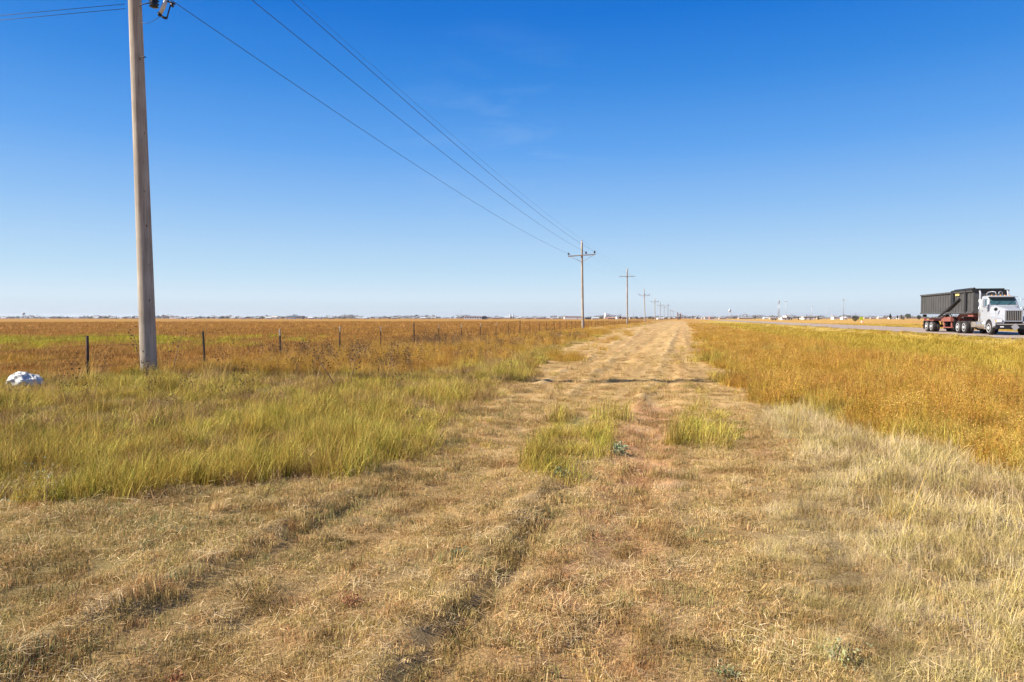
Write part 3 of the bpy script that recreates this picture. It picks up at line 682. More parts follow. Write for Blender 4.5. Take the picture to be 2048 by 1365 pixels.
# ------------------------------------------------------------------ utility poles
def wood_mat(name, a, b):
    m, nt, out = newmat(name); p = N(nt, 'ShaderNodeBsdfPrincipled', Roughness=.85); p.inputs['Specular IOR Level'].default_value = .15
    tc = N(nt, 'ShaderNodeTexCoord'); mp = N(nt, 'ShaderNodeMapping'); mp.inputs['Scale'].default_value = (1, 1, .035); nt.links.new(tc.outputs['Object'], mp.inputs[0])
    n1 = N(nt, 'ShaderNodeTexNoise', Scale=16.0, Detail=8.0, Roughness=.8); nt.links.new(mp.outputs[0], n1.inputs['Vector'])
    n2 = N(nt, 'ShaderNodeTexNoise', Scale=1.1, Detail=4.0); nt.links.new(tc.outputs['Object'], n2.inputs['Vector'])
    c = ramp(nt, n1.outputs[0], [(.28, tuple(v*.28 for v in b)), (.42, b), (.62, a)])
    c2 = mixc(nt, 1.0, c, ramp(nt, n2.outputs[0], [(.35, (.72,.70,.68)), (.6, (1,1,1))]), 'MULTIPLY')
    v = N(nt, 'ShaderNodeTexVoronoi', Scale=3.0); mp2 = N(nt, 'ShaderNodeMapping'); mp2.inputs['Scale'].default_value = (1.6, 1.6, .8); nt.links.new(tc.outputs['Object'], mp2.inputs[0]); nt.links.new(mp2.outputs[0], v.inputs['Vector'])
    k = ramp(nt, v.outputs['Distance'], [(.04, (.30,.22,.16)), (.10, (1,1,1))]); c3 = mixc(nt, 1.0, c2, k, 'MULTIPLY')
    nt.links.new(c3, p.inputs['Base Color'])
    b_ = N(nt, 'ShaderNodeBump', Strength=.8, Distance=.012); nt.links.new(n1.outputs[0], b_.inputs['Height']); nt.links.new(b_.outputs[0], p.inputs['Normal'])
    nt.links.new(p.outputs[0], out.inputs[0]); return m
m_pole = wood_mat('weathered_pole_wood', (.52,.455,.38), (.33,.28,.23))
m_polep = wood_mat('bleached_pole_wood', (.46,.41,.36), (.30,.26,.23))
m_arm = wood_mat('arm_wood', (.30,.24,.20), (.20,.16,.13))
m_ins = mat('black_porcelain', (.02,.018,.02), .25, var=.1)
m_galv = mat('galvanised_steel', (.45,.46,.48), .45, metal=.8, var=.15)
m_dark = mat('dark_metal', (.03,.03,.035), .5, metal=.3, var=.2)
m_grey = mat('grey_porcelain', (.55,.55,.56), .3, var=.08)
PX = -13.6
def pole(px, dep, top, lean, label, armz=None, braces=True, arm=1.9, ins=True, r0=.155, r1=.10, wood=None, armtilt=0.0, hard=False, insz=.12):
    x, y = B(px, dep); z0 = hz(x, y)
    o = empty('utility_pole', (x, y, z0), 0, label, 'utility pole', 'utility poles receding beside the fence')
    n = 14; mb = MB(); pts = []; rr = []
    for k in range(n+1):
        t = k/n; z = -.4+(top+.4)*t
        pts.append((lean*z+.015*math.sin(2.3*t+px), 0, z)); rr.append(r0+(r1-r0)*t)
    mb.tube(pts, rr, 24 if dep < 30 else 10); mb.build('shaft', wood or m_pole, o)
    def ax(z): return lean*z+.015*math.sin(2.3*((z+.4)/(top+.4))+px)
    if armz:
        M = Matrix.Translation((ax(armz), -.17, armz)) @ Matrix.Rotation(armtilt, 4, 'Y')
        a = MB().box(-arm, arm, -.05, .05, -.06, .06, M).build('crossarm', m_arm, o, .008)
        if braces:
            for sg in (-1, 1):
                e = M @ Vector((sg*arm*.88, -.06, -.06)); MB().tube([(ax(armz-.75)+sg*.05, -.16, armz-.78), e], .022, 6).build('brace', m_arm if dep > 50 else m_galv, o)
        if ins:
            for u in (-arm+.05, .52, arm-.1):
                c = M @ Vector((u, 0, .06))
                MB().tube([c, c+Vector((0, 0, .12))], .012, 6).lathe([(.02, .08), (insz, .10), (insz*.95, .16), (insz*.5, .18), (insz*.9, .20), (insz*.85, .30), (insz*.45, .37)], c, 'z', 12).build('insulator', m_ins, o)
    if ins:
        MB().tube([(ax(top), 0, top-.25), (ax(top), 0, top+.12)], .018, 6).lathe([(.03, .10), (.07, .12), (.06, .2), (.03, .26)], (ax(top), 0, top), 'z', 10).build('pole_top_pin', m_galv if dep > 30 else m_ins, o)
    if hard:
        # fuse cutout hung off a bracket, jumper leads, ground wire staple
        a0 = ax(9.7)
        def L2(u, v, yy=0.0): return Vector((a0+u, -.1+yy, v))
        rt = 15.27/F
        def Q(qx, qy):
            dd = fwd*F + rgt*(qx-1024) + upv*(682.5-qy); t_ = (dep-.12)/(dd.x*-SY+dd.y*CY)
            return dd*t_+Vector((0, 0, EYE))-o.location
        def Q_old(qx, qy):                                    # photo offsets of the hardware turned to metres on the pole's plane
            lat = (qx-270)*rt; return Vector((a0+lat*.97, -.10+lat*.24, 1.55+(637-qy)*rt-z0))
        MB().tube([Q(272, -18), Q(300, -10), Q(318, -6), Q(332, -4)], .025, 8).build('bracket', m_galv, o)
        MB().lathe([(.04, -.12), (.10, -.10), (.06, -.07), (.11, -.04), (.06, -.01), (.11, .03), (.06, .06), (.10, .10), (.05, .14), (.05, .4)], Q(308, 5), 'z', 14).build('surge_arrester', m_ins, o)
        MB().tube([Q(334, -4), Q(328, 12), Q(321, 28)], [.036, .046, .036], 10).build('fuse_tube', m_grey, o)
        MB().tube([Q(319, 26), Q(320, 32)], .04, 8).tube([Q(322, 32), Q(328, 36), Q(334, 37)], .028, 6).tube([Q(334, 37), Q(338, 22), Q(342, 9)], .014, 6).tube([Q(336, 3), Q(344, 6), Q(350, 9)], .022, 6).tube([Q(343, 8), Q(346, 14)], .03, 6).build('latch', m_dark, o)
        MB().tube([Q(278, 13), Q(286, 9), Q(296, 7), Q(305, 9)], .011, 6).build('jumper_lead', m_dark, o); MB().tube([Q(282, 46), Q(296, 47), Q(308, 42), Q(320, 34)], .005, 5).build('jumper_lead', m_dark, o)
        MB().tube([Q(284, 115), Q(288, 114.5), Q(292, 115)], .012, 6).build('step_bolt', m_dark, o)
    return o, ax
POLES = [
 (296, 17.9, 13.3, -.024, 'tall weathered wooden utility pole standing nearest, with fuse hardware at the top', 11.35, True, 1.95, True, .205, .14, m_pole, 0.0, True),
 (1166, 97.6, 12.45, -.017, 'second utility pole with three black insulators on a braced crossarm', 10.45, True, 1.95, True, .19, .14, m_pole, -.05, False),
 (1254.5, 175, 14.2, -.008, 'pale plain cross-shaped utility pole, third along the line', 12.2, False, 2.0, False, .22, .16, m_polep, 0.0, False),
 (1290, 258, 12.4, -.035, 'leaning fourth utility pole with small insulators and braces', 10.2, True, 2.0, True, .2, .15, m_pole, .04, False),
 (1309.5, 350, 11.8, -.004, 'fifth utility pole of the row, upright and distant', 9.9, True, 2.0, True, .2, .15, m_pole, 0, False),
 (1320, 430, 11.8, .004, 'sixth utility pole, thin and grey far along the line', 9.6, True, 2.0, True, .2, .15, m_polep, 0, False),
 (1328, 520, 12.0, 0.0, 'seventh utility pole seen small before the far trees', 9.9, False, 2.0, True, .2, .15, m_polep, 0, False),
 (1335.5, 640, 15.0, .006, 'dark eighth utility pole with its arm near the top', 13.4, False, 2.0, True, .24, .2, m_arm, 0, False),
 (1341, 790, 12.5, 0.0, 'ninth utility pole, last but one of the visible row', 10.4, False, 2.0, True, .24, .2, m_polep, 0, False),
 (1346, 960, 13.0, 0.0, 'last visible utility pole at the end of the row', 11, False, 2.0, True, .26, .2, m_polep, 0, False)]
KS = .853
def rescale(p):
    p = list(p); z = lambda v: EYE+(v-EYE)*KS-.24
    p[1] *= KS; p[2] = z(p[2]); p[5] = z(p[5]); p[7] *= KS; p[9] *= KS; p[10] *= KS; return p
POLES = [rescale(p) for p in POLES]
built = [pole(*p) for p in POLES]
att = [[], [], [], []]
for (p, (o, ax)) in zip(POLES, built):
    top, armz, arm, tilt = p[2], p[5], p[7], p[12]
    for k, u in enumerate((-arm+.05, .52, arm-.1)):
        q = o.location+Vector((ax(armz)+u, -.17, armz+.33-u*tilt)); att[k].append(q)
    att[3].append(o.location+Vector((ax(top), 0, top+.24)))
m_wire = mat('aluminium_conductor', (.05,.055,.07), .6, var=.1)
names = ['leftmost bare power line running from the near pole to the second pole', 'middle bare power line strung over the mown track verge', 'right-hand bare power line strung toward the second pole', 'thin pole-top wire strung highest above the power lines']
for k in range(4):
    pts = []; A = [att[k][0]+Vector((0, -78, .3))]+att[k]
    for i in range(len(A)-1):
        a, b = A[i], A[i+1]; ln = (b-a).length; sag = (.85 if k < 3 else .6)*(ln/80)**2*(1 if ln < 100 else .7)
        if i >= 5: sag *= .5
        for t in np.linspace(0, 1, 17)[:-1]: pts.append(a.lerp(b, float(t))-Vector((0, 0, sag*4*t*(1-t))))
    pts.append(A[-1])
    o = MB().tube(pts, [(.0090 if k < 3 else .0045) if p_.y < 86 else .004 for p_ in pts], 6).build('power_line', m_wire)
    tag(o, names[k], 'power line', 'wires strung along the utility poles')
pe = built[0][0].location
for k, (zz, zz2) in enumerate(((8.36, 8.50), (8.46, 8.62))):
    a = Vector((pe.x-.35, pe.y-.1, zz)); b = Vector((-53, 8.2, zz2+.2)); pts = [a.lerp(b, t)-Vector((0, 0, .35*4*t*(1-t))) for t in np.linspace(0, 1, 14).tolist()]
    tag(MB().tube(pts, .006, 5).build('service_wire', m_wire), ('lower' if k == 0 else 'upper')+' thin service wire leaving the near pole toward the left edge', 'power line')

# ------------------------------------------------------------------ truck, trailer, container
m_white = mat('white_truck_paint', (.33,.34,.37), .3, var=.03, scale=3, spec=.5)
m_chrome = mat('chrome', (.75,.75,.76), .15, metal=1.0, var=.04)
m_tyre = mat('tyre_rubber', (.04,.034,.034), .85, var=.2, scale=10)
m_rim = mat('white_rim', (.62,.62,.62), .4, var=.06)
m_black = mat('black_steel', (.018,.018,.02), .5, var=.2)
m_glass = mat('tinted_glass', (.04,.09,.10), .06, var=.1, spec=.9)
m_redp = mat('red_frame_paint', (.31,.09,.07), .65, var=.2, scale=4, col2=(.20,.08,.06))
m_cont = mat('charcoal_container_paint', (.075,.073,.073), .6, var=.12, scale=2)
m_tan = mat('dull_aluminium', (.55,.50,.42), .35, metal=.7, var=.12)
m_tstep = mat('dusty_step', (.34,.29,.24), .6, metal=.3, var=.2)
m_amber = mat('amber_lens', (.8,.35,.03), .3, var=.05); m_lens = mat('headlamp_lens', (.85,.85,.85), .1, var=.02, spec=.8)
m_plac = mat('grey_placard', (.33,.33,.34), .5, var=.05)
TX = 24.35; TY = 60.6
def troot(name, label, cat): return empty(name, (TX, TY, ROADZ+.002), -PI/2, label, cat)
tr = troot('semi_truck', 'white conventional semi truck driving toward the camera on the highway', 'truck')
wheel_me = {}
def wheel(parent, x, y, side, w=.30):
    key = ('w', w)
    if key not in wheel_me:
        t = MB().lathe([(.29, -w/2), (.44, -w/2), (.50, -w/2+.02), (.525, -w/2+.06), (.525, w/2-.06), (.50, w/2-.02), (.44, w/2), (.29, w/2)], axis='y', n=32)
        for k in range(32):
            a = 2*PI*k/32; M = Matrix.Rotation(a, 4, 'Y') @ Matrix.Translation((.52, 0, 0)); t.box(0, .014, -w/2+.05, w/2-.05, -.022, .022, M)
        wheel_me[key] = t.build('tyre', m_tyre)
        wheel_me['r'] = MB().lathe([(.33, .02), (.335, -w/2-.012), (.31, -w/2-.012), (.29, -w/2+.015), (.13, -w/2+.01), (.11, -w/2-.04), (.05, -w/2-.06), (.01, -w/2-.06)][::-1], axis='y', n=28).build('rim', m_rim)
        # hand holes and lug nuts
        hb = MB()
        for k in range(10):
            a = 2*PI*k/10; hb.lathe([(.014, -.02), (.014, .012)], (.165*math.cos(a), -(-w/2+.03)*-1-.02, .165*math.sin(a)), 'y', 6)
        wheel_me['n'] = hb.build('lug_nuts', m_chrome)
        first = True
    else: first = False
    e = empty('wheel', (x, y, .525)); e.parent = parent
    for kk in (key, 'r', 'n'):
        c = wheel_me[kk] if first else wheel_me[kk].copy()
        if not first: COL.objects.link(c)
        c.parent = e
    # lathe's y profile: outside looks to -y with profile sign; turn for the far side
    e.rotation_euler = (0, random.uniform(0, 3), PI if side*SIGN > 0 else 0)
    return e
SIGN = -1
def axle(parent, x, dual):
    for sd in (-1, 1):
        wheel(parent, x, sd*1.07, sd)
        if dual: wheel(parent, x, sd*.74, sd)
    MB().tube([(x, -.95, .525), (x, .95, .525)], .07, 8).build('axle', m_black, parent)
axle(tr, 0, False); axle(tr, -4.85, True); axle(tr, -6.2, True)
# hood with taper
def loft(secs):
    """sections: (x, [(y,z)...]) joined lengthwise"""
    return [[(x, y, z) for y, z in pr] for x, pr in secs]
def hood_sec(x, w0, w1, z0, z1, sh):
    return (x, [(-w0, z0), (-w0, z0+(z1-z0)*.55), (-w1, z1-sh), (-w1*.7, z1), (w1*.7, z1), (w1, z1-sh), (w0, z0+(z1-z0)*.55), (w0, z0)])
hd = MB().rings(loft([hood_sec(1.12, .62, .56, 1.0, 1.93, .10), hood_sec(.85, .66, .60, 1.0, 2.02, .10), hood_sec(.1, .80, .74, 1.0, 2.16, .12), hood_sec(-.58, .98, .90, 1.05, 2.30, .12)]), True, False)
hood = hd.build('hood', m_white, tr, .03)
for sd in (-1, 1):
    prof = []
    for k in range(13):
        a = PI*k/12; prof.append((.66*math.cos(a), .56+.66*math.sin(a)))
    outer = [(-.78, .56), (-.80, 1.25), (-.62, 1.45), (.55, 1.42), (1.0, 1.25), (1.16, .98), (1.16, .72), (.68, .62)]
    pr = outer+prof
    MB().prism(pr, sd*.62, sd*1.22).build('fender', m_white, tr, .02)
    hl = MB().box(1.14, 1.20, sd*.97-.17, sd*.97+.17, 1.0, 1.20).build('headlight', m_lens, tr, .01)
    MB().box(1.13, 1.18, sd*1.17-.04, sd*1.17+.04, 1.02, 1.18).build('turn_signal', m_amber, tr)
    MB().box(1.135, 1.165, sd*.97-.21, sd*.97+.21, .97, 1.23).build('headlight_frame', m_chrome, hood)
g_ = MB().box(1.10, 1.135, -.53, .53, 1.10, 1.84).build('grille', m_black, tr)
gb = MB()
for k in range(9):
    yb = -.48+.12*k; gb.box(1.135, 1.155, yb-.014, yb+.014, 1.12, 1.82)
gb.build('bars', m_chrome, g_)
MB().box(1.128, 1.17, -.60, .60, 1.84, 1.92).box(1.128, 1.165, -.60, -.53, 1.08, 1.84).box(1.128, 1.165, .53, .60, 1.08, 1.84).box(1.128, 1.165, -.60, .60, 1.03, 1.10).build('surround', m_white, g_, .008)
bm_ = MB().box(1.20, 1.36, -1.24, 1.24, .46, .90).box(1.0, 1.2, -.5, -.38, .6, .85).box(1.0, 1.2, .38, .5, .6, .85).build('bumper', m_black, tr, .03)
MB().box(1.361, 1.372, -1.22, 1.22, .80, .86).build('trim_strip', m_chrome, bm_)
for sd in (-1, 1): MB().box(1.361, 1.37, sd*.85-.12, sd*.85+.12, .60, .68).build('fog_lamp', m_lens, bm_)
M = Matrix.Translation((1.375, .02, .62)) @ Matrix.Rotation(PI/4-.12, 4, 'X')
MB().box(0, .01, -.20, .20, -.20, .20, M).build('placard', m_plac, bm_)
# cab
def cab_sec(z, x0, x1, w, r=.08): return [(x0-r*.0, -w+r, z), (x0-r, -w, z), (x1+r, -w, z), (x1, -w+r, z), (x1, w-r, z), (x1+r, w, z), (x0-r, w, z), (x0, w-r, z)]
cab = MB().rings([cab_sec(.95, -.60, -2.05, 1.02), cab_sec(1.3, -.58, -2.08, 1.06), cab_sec(2.28, -.58, -2.10, 1.06), cab_sec(2.96, -.98, -2.10, .96), cab_sec(3.05, -1.05, -2.08, .92), cab_sec(3.09, -1.25, -2.0, .80)], True, False)
cabo = cab.build('cab', m_white, tr, .02)
# windshield follows the slope between z 2.34 and 2.9
def on_ws(z, off): t = (z-2.28)/.68; return -.58-.40*t+off
ws = MB(); v = [(on_ws(2.34, .012), -.90, 2.34), (on_ws(2.34, .012), .90, 2.34), (on_ws(2.90, .012), .84, 2.90), (on_ws(2.90, .012), -.84, 2.90)]
v2 = [(a-.02, b, c) for a, b, c in v]; ws.add(v+v2, ((0,1,2,3),(7,6,5,4),(0,4,5,1),(1,5,6,2),(2,6,7,3),(3,7,4,0)))
wso = ws.build('windshield', m_glass, tr)
MB().tube([(on_ws(2.33, .03), -.5, 2.33), (on_ws(2.6, .03), -.15, 2.6)], .01, 4).tube([(on_ws(2.33, .03), .3, 2.33), (on_ws(2.6, .03), .65, 2.6)], .01, 4).build('wiper', m_black, wso)
MB().box(-.95, -.60, -1.0, 1.0, 2.93, 2.97, Matrix.Translation((-.03,0,.03))).build('sun_visor', m_white, tr, .01)
for sd in (-1, 1):
    dr = MB().prism([(-.72, 1.05), (-.72, 2.28), (-1.0, 2.86), (-1.72, 2.88), (-1.74, 1.05)], sd*1.062, sd*1.075)
    # lean the window zone in as the cab narrows
    dr.v = [(x_, y_ - (sd*.10*max(0, (z_-2.28)/.68)), z_) for x_, y_, z_ in dr.v]
    dro = dr.build('door', m_white, tr)
    wn = MB().prism([(-.80, 2.26), (-1.03, 2.78), (-1.64, 2.80), (-1.66, 2.22)], sd*1.076, sd*1.082)
    wn.v = [(x_, y_ - (sd*.10*max(0, (z_-2.28)/.68)), z_) for x_, y_, z_ in wn.v]
    wn.build('window', m_glass, dro); MB().box(-1.68, -1.52, sd*1.09-.012, sd*1.09+.012, 1.86, 1.90).build('handle', m_black, dro)
    e = MB().box(-.52, -.42, sd*1.42-.10, sd*1.42+.10, 2.18, 2.72).build('mirror', m_white, tr, .03)
    MB().tube([(-.66, sd*1.03, 2.78), (-.5, sd*1.42, 2.76)], .018, 6).tube([(-.62, sd*1.06, 2.1), (-.5, sd*1.42, 2.14)], .018, 6).build('mirror_arm', m_chrome, e)
    # hood mirror
    hm = MB().lathe([(.01, -.04), (.12, -.02), (.13, .03), (.02, .05)], (.55, sd*.98, 1.98), 'x', 14).build('hood_mirror', m_black, tr)
    MB().tube([(.35, sd*.86, 1.5), (.5, sd*.98, 1.9)], .014, 6).build('mirror_stalk', m_chrome, hm)
    tk = MB().lathe([(.02, -1.12), (.32, -1.10), (.33, -1.02), (.33, .28), (.32, .36), (.02, .38)], (-1.55, sd*.88, .78), 'x', 24).build('fuel_tank', m_tan, tr)
    MB().lathe([(.337, -.78), (.337, -.70)], (-1.55, sd*.88, .78), 'x', 24).lathe([(.337, .0), (.337, .08)], (-1.55, sd*.88, .78), 'x', 24).build('strap', m_chrome, tk)
    MB().box(-1.15, -.72, sd*.62, sd*1.12, .42, .52).box(-1.15, -.72, sd*.62, sd*1.10, .74, .80).build('step', m_tstep, tr, .01)
    MB().box(-3.7, -2.75, sd*.55, sd*1.08, .55, 1.0).build('tool_box', m_tstep, tr, .02)
    st = MB().tube([(-2.28, sd*.98, .9), (-2.28, sd*.98, 1.3), (-2.28, sd*.98, 3.0), (-2.30, sd*.98, 3.32), (-2.42, sd*.98, 3.50)], [.07, .085, .085, .07, .065], 14).build('exhaust_stack', m_white, tr)
    MB().tube([(-2.28, sd*.98, 1.5), (-2.28, sd*.98, 2.8)], .115, 14).build('heat_shield', m_rim, st)
    MB().tube([(-2.18, sd*1.12, 1.0), (-2.18, sd*1.12, 2.6)], .02, 6).build('grab_rail', m_chrome, tr)
    MB().box(-6.9, .95, sd*.43-.04, sd*.43+.04, .80, 1.08).build('frame_rail', m_black, tr)
    MB().box(-7.15, -7.10, sd*.62, sd*1.2, .25, .95).build('mud_flap', m_black, tr)
    MB().tube([(-2.25, sd*.55, 3.1), (-2.22, sd*.55, 3.28), (-2.10, sd*.48, 3.38), (-1.9, sd*.30, 3.42), (-1.75, sd*.12, 3.38), (-1.7, sd*.1, 3.2)], .035, 10).build('roof_rail', m_white, tr)
for k in range(5): MB().lathe([(.05, 0), (.045, .05), (.01, .07)], (-1.15, -.6+.3*k, 3.07), 'z', 8).build('roof_lamp', m_amber, tr)
MB().box(-4.5, -2.3, -.35, .35, 1.08, 1.2).lathe([(.5, 0), (.52, .08), (.3, .1)], (-5.4, 0, 1.15), 'z', 20).build('fifth_wheel', m_black, tr)
# trailer
tl = troot('roll_off_trailer', 'red roll-off trailer coupled behind the white truck', 'trailer')
axle(tl, -12.7, True); axle(tl, -14.0, True)
for sd in (-1, 1):
    MB().prism([(-3.4, 1.42), (-3.4, 1.66), (-7.6, 1.66), (-8.3, 1.30), (-15.2, 1.30), (-15.2, 1.02), (-8.0, 1.02), (-7.2, 1.42)], sd*.50, sd*.62).build('rail', m_redp, tl)
    MB().box(-4.2, -3.2, sd*.62, sd*1.16, 1.42, 1.78).build('front_box', m_redp, tl, .02)
    MB().prism([(-12.0, 1.06), (-11.95, 1.14), (-14.75, 1.14), (-14.7, 1.06)], sd*.62, sd*1.24).build('mudguard', m_redp, tl)
    MB().box(-10.3, -8.1, sd*.66, sd*1.14, 1.0, 1.42).box(-10.2, -10.0, sd*.9, sd*1.0, .42, 1.0).box(-8.4, -8.2, sd*.9, sd*1.0, .42, 1.0).box(-10.3, -8.1, sd*.8, sd*1.06, .42, .50).build('side_rack', m_redp, tl, .01)
    MB().box(-14.95, -14.9, sd*.6, sd*1.2, .25, 1.05).build('mud_flap', m_black, tl)
    MB().box(-15.25, -15.19, sd*.95-.10, sd*.95+.10, 1.08, 1.26).build('tail_lamp', mat('red_lens', (.5,.02,.02), .3) if sd < 0 else bpy.data.materials['red_lens'], tl)
    lg = MB().box(-8.0, -7.82, sd*.85-.06, sd*.85+.06, .35, 1.3).box(-8.1, -7.72, sd*.85-.12, sd*.85+.12, .32, .36).build('landing_leg', m_black, tl)
    hs_ = MB().tube([(-10.4, sd*1.3, 1.42), (-7.6, sd*1.34, 2.25), (-5.6, sd*1.34, 2.95)], [.10, .12, .09], 10).build('hoist_cylinder', m_black, tl)
    MB().tube([(-9.2, sd*1.3, 1.55), (-7.9, sd*1.3, 1.7), (-7.3, sd*1.3, 1.5)], .05, 8).build('hose', m_black, hs_)
for k in range(9): MB().box(-4.5-1.25*k, -4.4-1.25*k, -.5, .5, 1.1, 1.28).build('crossmember', m_redp, tl)
MB().box(-15.4, -15.25, -1.2, 1.2, .52, .64).box(-15.35, -15.25, -.6, -.5, .6, 1.05).box(-15.35, -15.25, .5, .6, .6, 1.05).build('rear_guard', m_redp, tl)
MB().tube([(-9.8, -1.0, 1.48), (-11.0, -1.0, 1.48)], .09, 12).build('air_tank', m_tan, tl)
# container
cn = troot('roll_off_container', 'long charcoal open-top roll-off container carried on the red trailer', 'container')
ct = MB(); x0, x1, zb, zt = -15.55, -3.0, 1.70, 3.55
for sd in (-1, 1): ct.box(x0, x1, sd*1.20-.02, sd*1.20+.02, zb, zt)
ct.box(x0, x1, -1.18, 1.18, zb, zb+.06).box(x1-.04, x1, -1.18, 1.18, zb+.06, zt)
body = ct.build('body', m_cont, cn)
rb = MB()
for sd in (-1, 1):
    k = x0+.35
    while k < x1-.1:
        rb.box(k-.05, k+.05, sd*1.235-.02, sd*1.235+.02, zb+.14, zt-.10); k += .61
rb.build('ribs', m_cont, cn)
tp = MB()
for sd in (-1, 1): tp.box(x0-.03, x1+.03, sd*1.27-.07, sd*1.27+.07, zt-.08, zt+.06).box(x0, x1, sd*1.27-.06, sd*1.27+.06, zb, zb+.14)
tp.box(x1-.06, x1+.08, -1.2, 1.2, zt-.08, zt+.06).build('rim_rail', m_cont, cn)
dr = MB().box(x0-.10, x0-.03, -1.24, 1.24, zb, zt+.02)
for zz in (1.85, 2.4, 2.95, 3.4): dr.box(x0-.17, x0-.10, -1.22, 1.22, zz, zz+.10)
dro = dr.build('rear_door', m_cont, cn)
MB().tube([(x0-.2, -1.1, 1.8), (x0-.2, -1.1, 3.45)], .03, 6).build('latch_bar', m_galv, dro)
tf = MB().box(-7.4, -2.9, -1.38, -1.28, 3.60, 3.70).box(-7.4, -2.9, .78, .88, 3.60, 3.70).box(-2.96, -2.86, -1.38, .95, 3.60, 3.72).box(-2.96, -2.86, .85, .95, 3.25, 3.60)
tf.tube([(-7.0, -1.2, 3.70), (-2.9, -1.2, 3.72)], .09, 10).build('tarp_frame', m_black, cn)
MB().box(-7.5, -6.9, -1.36, -1.27, 2.5, 3.62).box(-4.4, -4.15, -1.36, -1.27, 1.75, 3.6).build('side_post', m_black, cn)
MB().box(-6.6, -5.7, -1.315, -1.30, 3.22, 3.40).build('marker_plate', mat('yellow_plate', (.62,.48,.18), .5), cn)
for sd in (-1, 1): MB().lathe([(.02, -.15), (.13, -.15), (.13, .15), (.02, .15)], (x0+.3, sd*1.0, zb-.16), 'y', 14).build('roller', m_black, cn)

# ------------------------------------------------------------------ horizon: buildings, towers, trees, vehicles
m_w1 = mat('white_siding', (.78,.77,.75), .7, var=.05, scale=.3); m_w2 = mat('cream_siding', (.52,.47,.39), .7, var=.06, scale=.3)
m_rf = mat('grey_roof', (.30,.29,.29), .7, var=.1, scale=.3); m_rf2 = mat('dark_roof', (.05,.05,.055), .7, var=.1, scale=.3); m_rw = mat('pale_roof', (.56,.55,.54), .6, var=.05, scale=.3)
m_brk = mat('red_brown_wall', (.42,.22,.16), .8, var=.1, scale=.3); m_blu = mat('blue_roof', (.22,.30,.42), .5, var=.08, scale=.3); m_tanw = mat('tan_wall', (.50,.40,.30), .8, var=.08, scale=.3)
m_win = mat('window_dark', (.05,.06,.07), .2, var=.1)
def building(px0, px1, topy, d, wallm, roofm, label, name='house', cat='house', roof='gable', wins=3, group=None, door=True, yaw=0.0):
    w = (px1-px0)/F*d; cx, cy = B((px0+px1)/2, d); ht = (637.0-topy)/F*d+EYE; dp = min(max(8.0, w*.5), 20.0)
    o = empty(name, (cx, cy, 0), YAW+yaw, label, cat, group); eave = ht*(.62 if roof == 'gable' else .94)
    MB().box(-w/2, w/2, -dp/2, dp/2, -.3, eave).build('wall', wallm, o)
    r = MB(); ov = .4
    if roof == 'gable': r.add([(-w/2-ov, -dp/2-ov, eave), (w/2+ov, -dp/2-ov, eave), (w/2+ov, 0, ht), (-w/2-ov, 0, ht), (-w/2-ov, dp/2+ov, eave), (w/2+ov, dp/2+ov, eave)], ((0,1,2,3),(3,2,5,4),(0,3,4),(1,5,2),(0,4,5,1)))
    elif roof == 'arch':
        n = 10; pr = [(-w/2-ov + (w+2*ov)*k/n, eave*.6+(ht-eave*.6)*math.sin(PI*k/n)**.6) for k in range(n+1)]
        r.add([(x, -dp/2-ov, z) for x, z in pr]+[(x, dp/2+ov, z) for x, z in pr], [(k, k+1, n+2+k, n+1+k) for k in range(n)]+[tuple(range(n+1)), tuple(range(2*n+1, n, -1))])
    else: r.box(-w/2-ov, w/2+ov, -dp/2-ov, dp/2+ov, eave, ht)
    r.build('roof', roofm, o)
    for k in range(wins):
        xx = -w/2+w*(k+.5)/wins; MB().box(xx-.6, xx+.6, -dp/2-.05, -dp/2+.02, eave*.40, eave*.75).build('window', m_win, o)
    if door: MB().box(w*.28-.5, w*.28+.5, -dp/2-.06, -dp/2+.02, 0, min(2.1, eave*.8)).build('door', m_rf, o)
    return o
bld = building
bld(4, 14, 634.6, 2300, m_w1, m_rw, 'small pale shed at the far left end of the horizon', 'shed', 'shed', wins=1)
bld(150, 160, 634.2, 2100, m_w1, m_rf, 'small white house on the horizon right of the left water tower')
bld(188, 198, 633.8, 1900, m_w1, m_rw, 'white house halfway between the water tower and the near pole')
bld(222, 233, 634.6, 1700, m_w2, m_rf, 'cream low house just left of the near pole on the horizon')
bld(268, 280, 634.8, 1900, m_w2, m_rf, 'low house peeping left beside the near pole shaft')
bld(342, 362, 633.6, 2000, m_w1, m_rw, 'long white flat shed right of the near pole on the horizon', 'warehouse', 'warehouse', 'flat', 4)
bld(376, 388, 633.8, 2100, m_w1, m_rw, 'short white flat shed beside the long white one', 'warehouse', 'warehouse', 'flat', 2)
bld(433, 440, 633.2, 1500, m_w1, m_rf, 'white narrow house left in the white village group', group='far village houses')
bld(463, 471, 633.8, 1500, m_w1, m_rw, 'white house in the middle of the white village group', group='far village houses')
bld(480, 490, 634.6, 1400, m_w1, m_rf, 'low white house right in the white village group', group='far village houses')
bld(512, 520, 634.6, 1300, m_w2, m_rf, 'little cream house left of the bright white farm buildings')
bld(533, 544, 634, 1150, m_w1, m_rw, 'bright white farm building left of a larger one', 'farm_building', 'farm building')
bld(545, 556, 632.8, 1150, m_w1, m_w2, 'larger bright white farm building left of the blue roof', 'farm_building', 'farm building')
bld(572, 590, 635.5, 1080, m_w1, m_rw, 'white low annex in front of the blue-roofed hall', 'shed', 'shed', 'flat', 2)
bld(576, 607, 631.6, 1130, m_tanw, m_blu, 'broad blue-roofed hall on the horizon', 'hall', 'hall', 'arch', 3)
bld(617, 627, 634.4, 1100, m_w1, m_rw, 'white house just right of the blue-roofed hall')
bld(637, 644, 633.6, 1200, m_w1, m_rf, 'white house among green trees right of the blue roof')
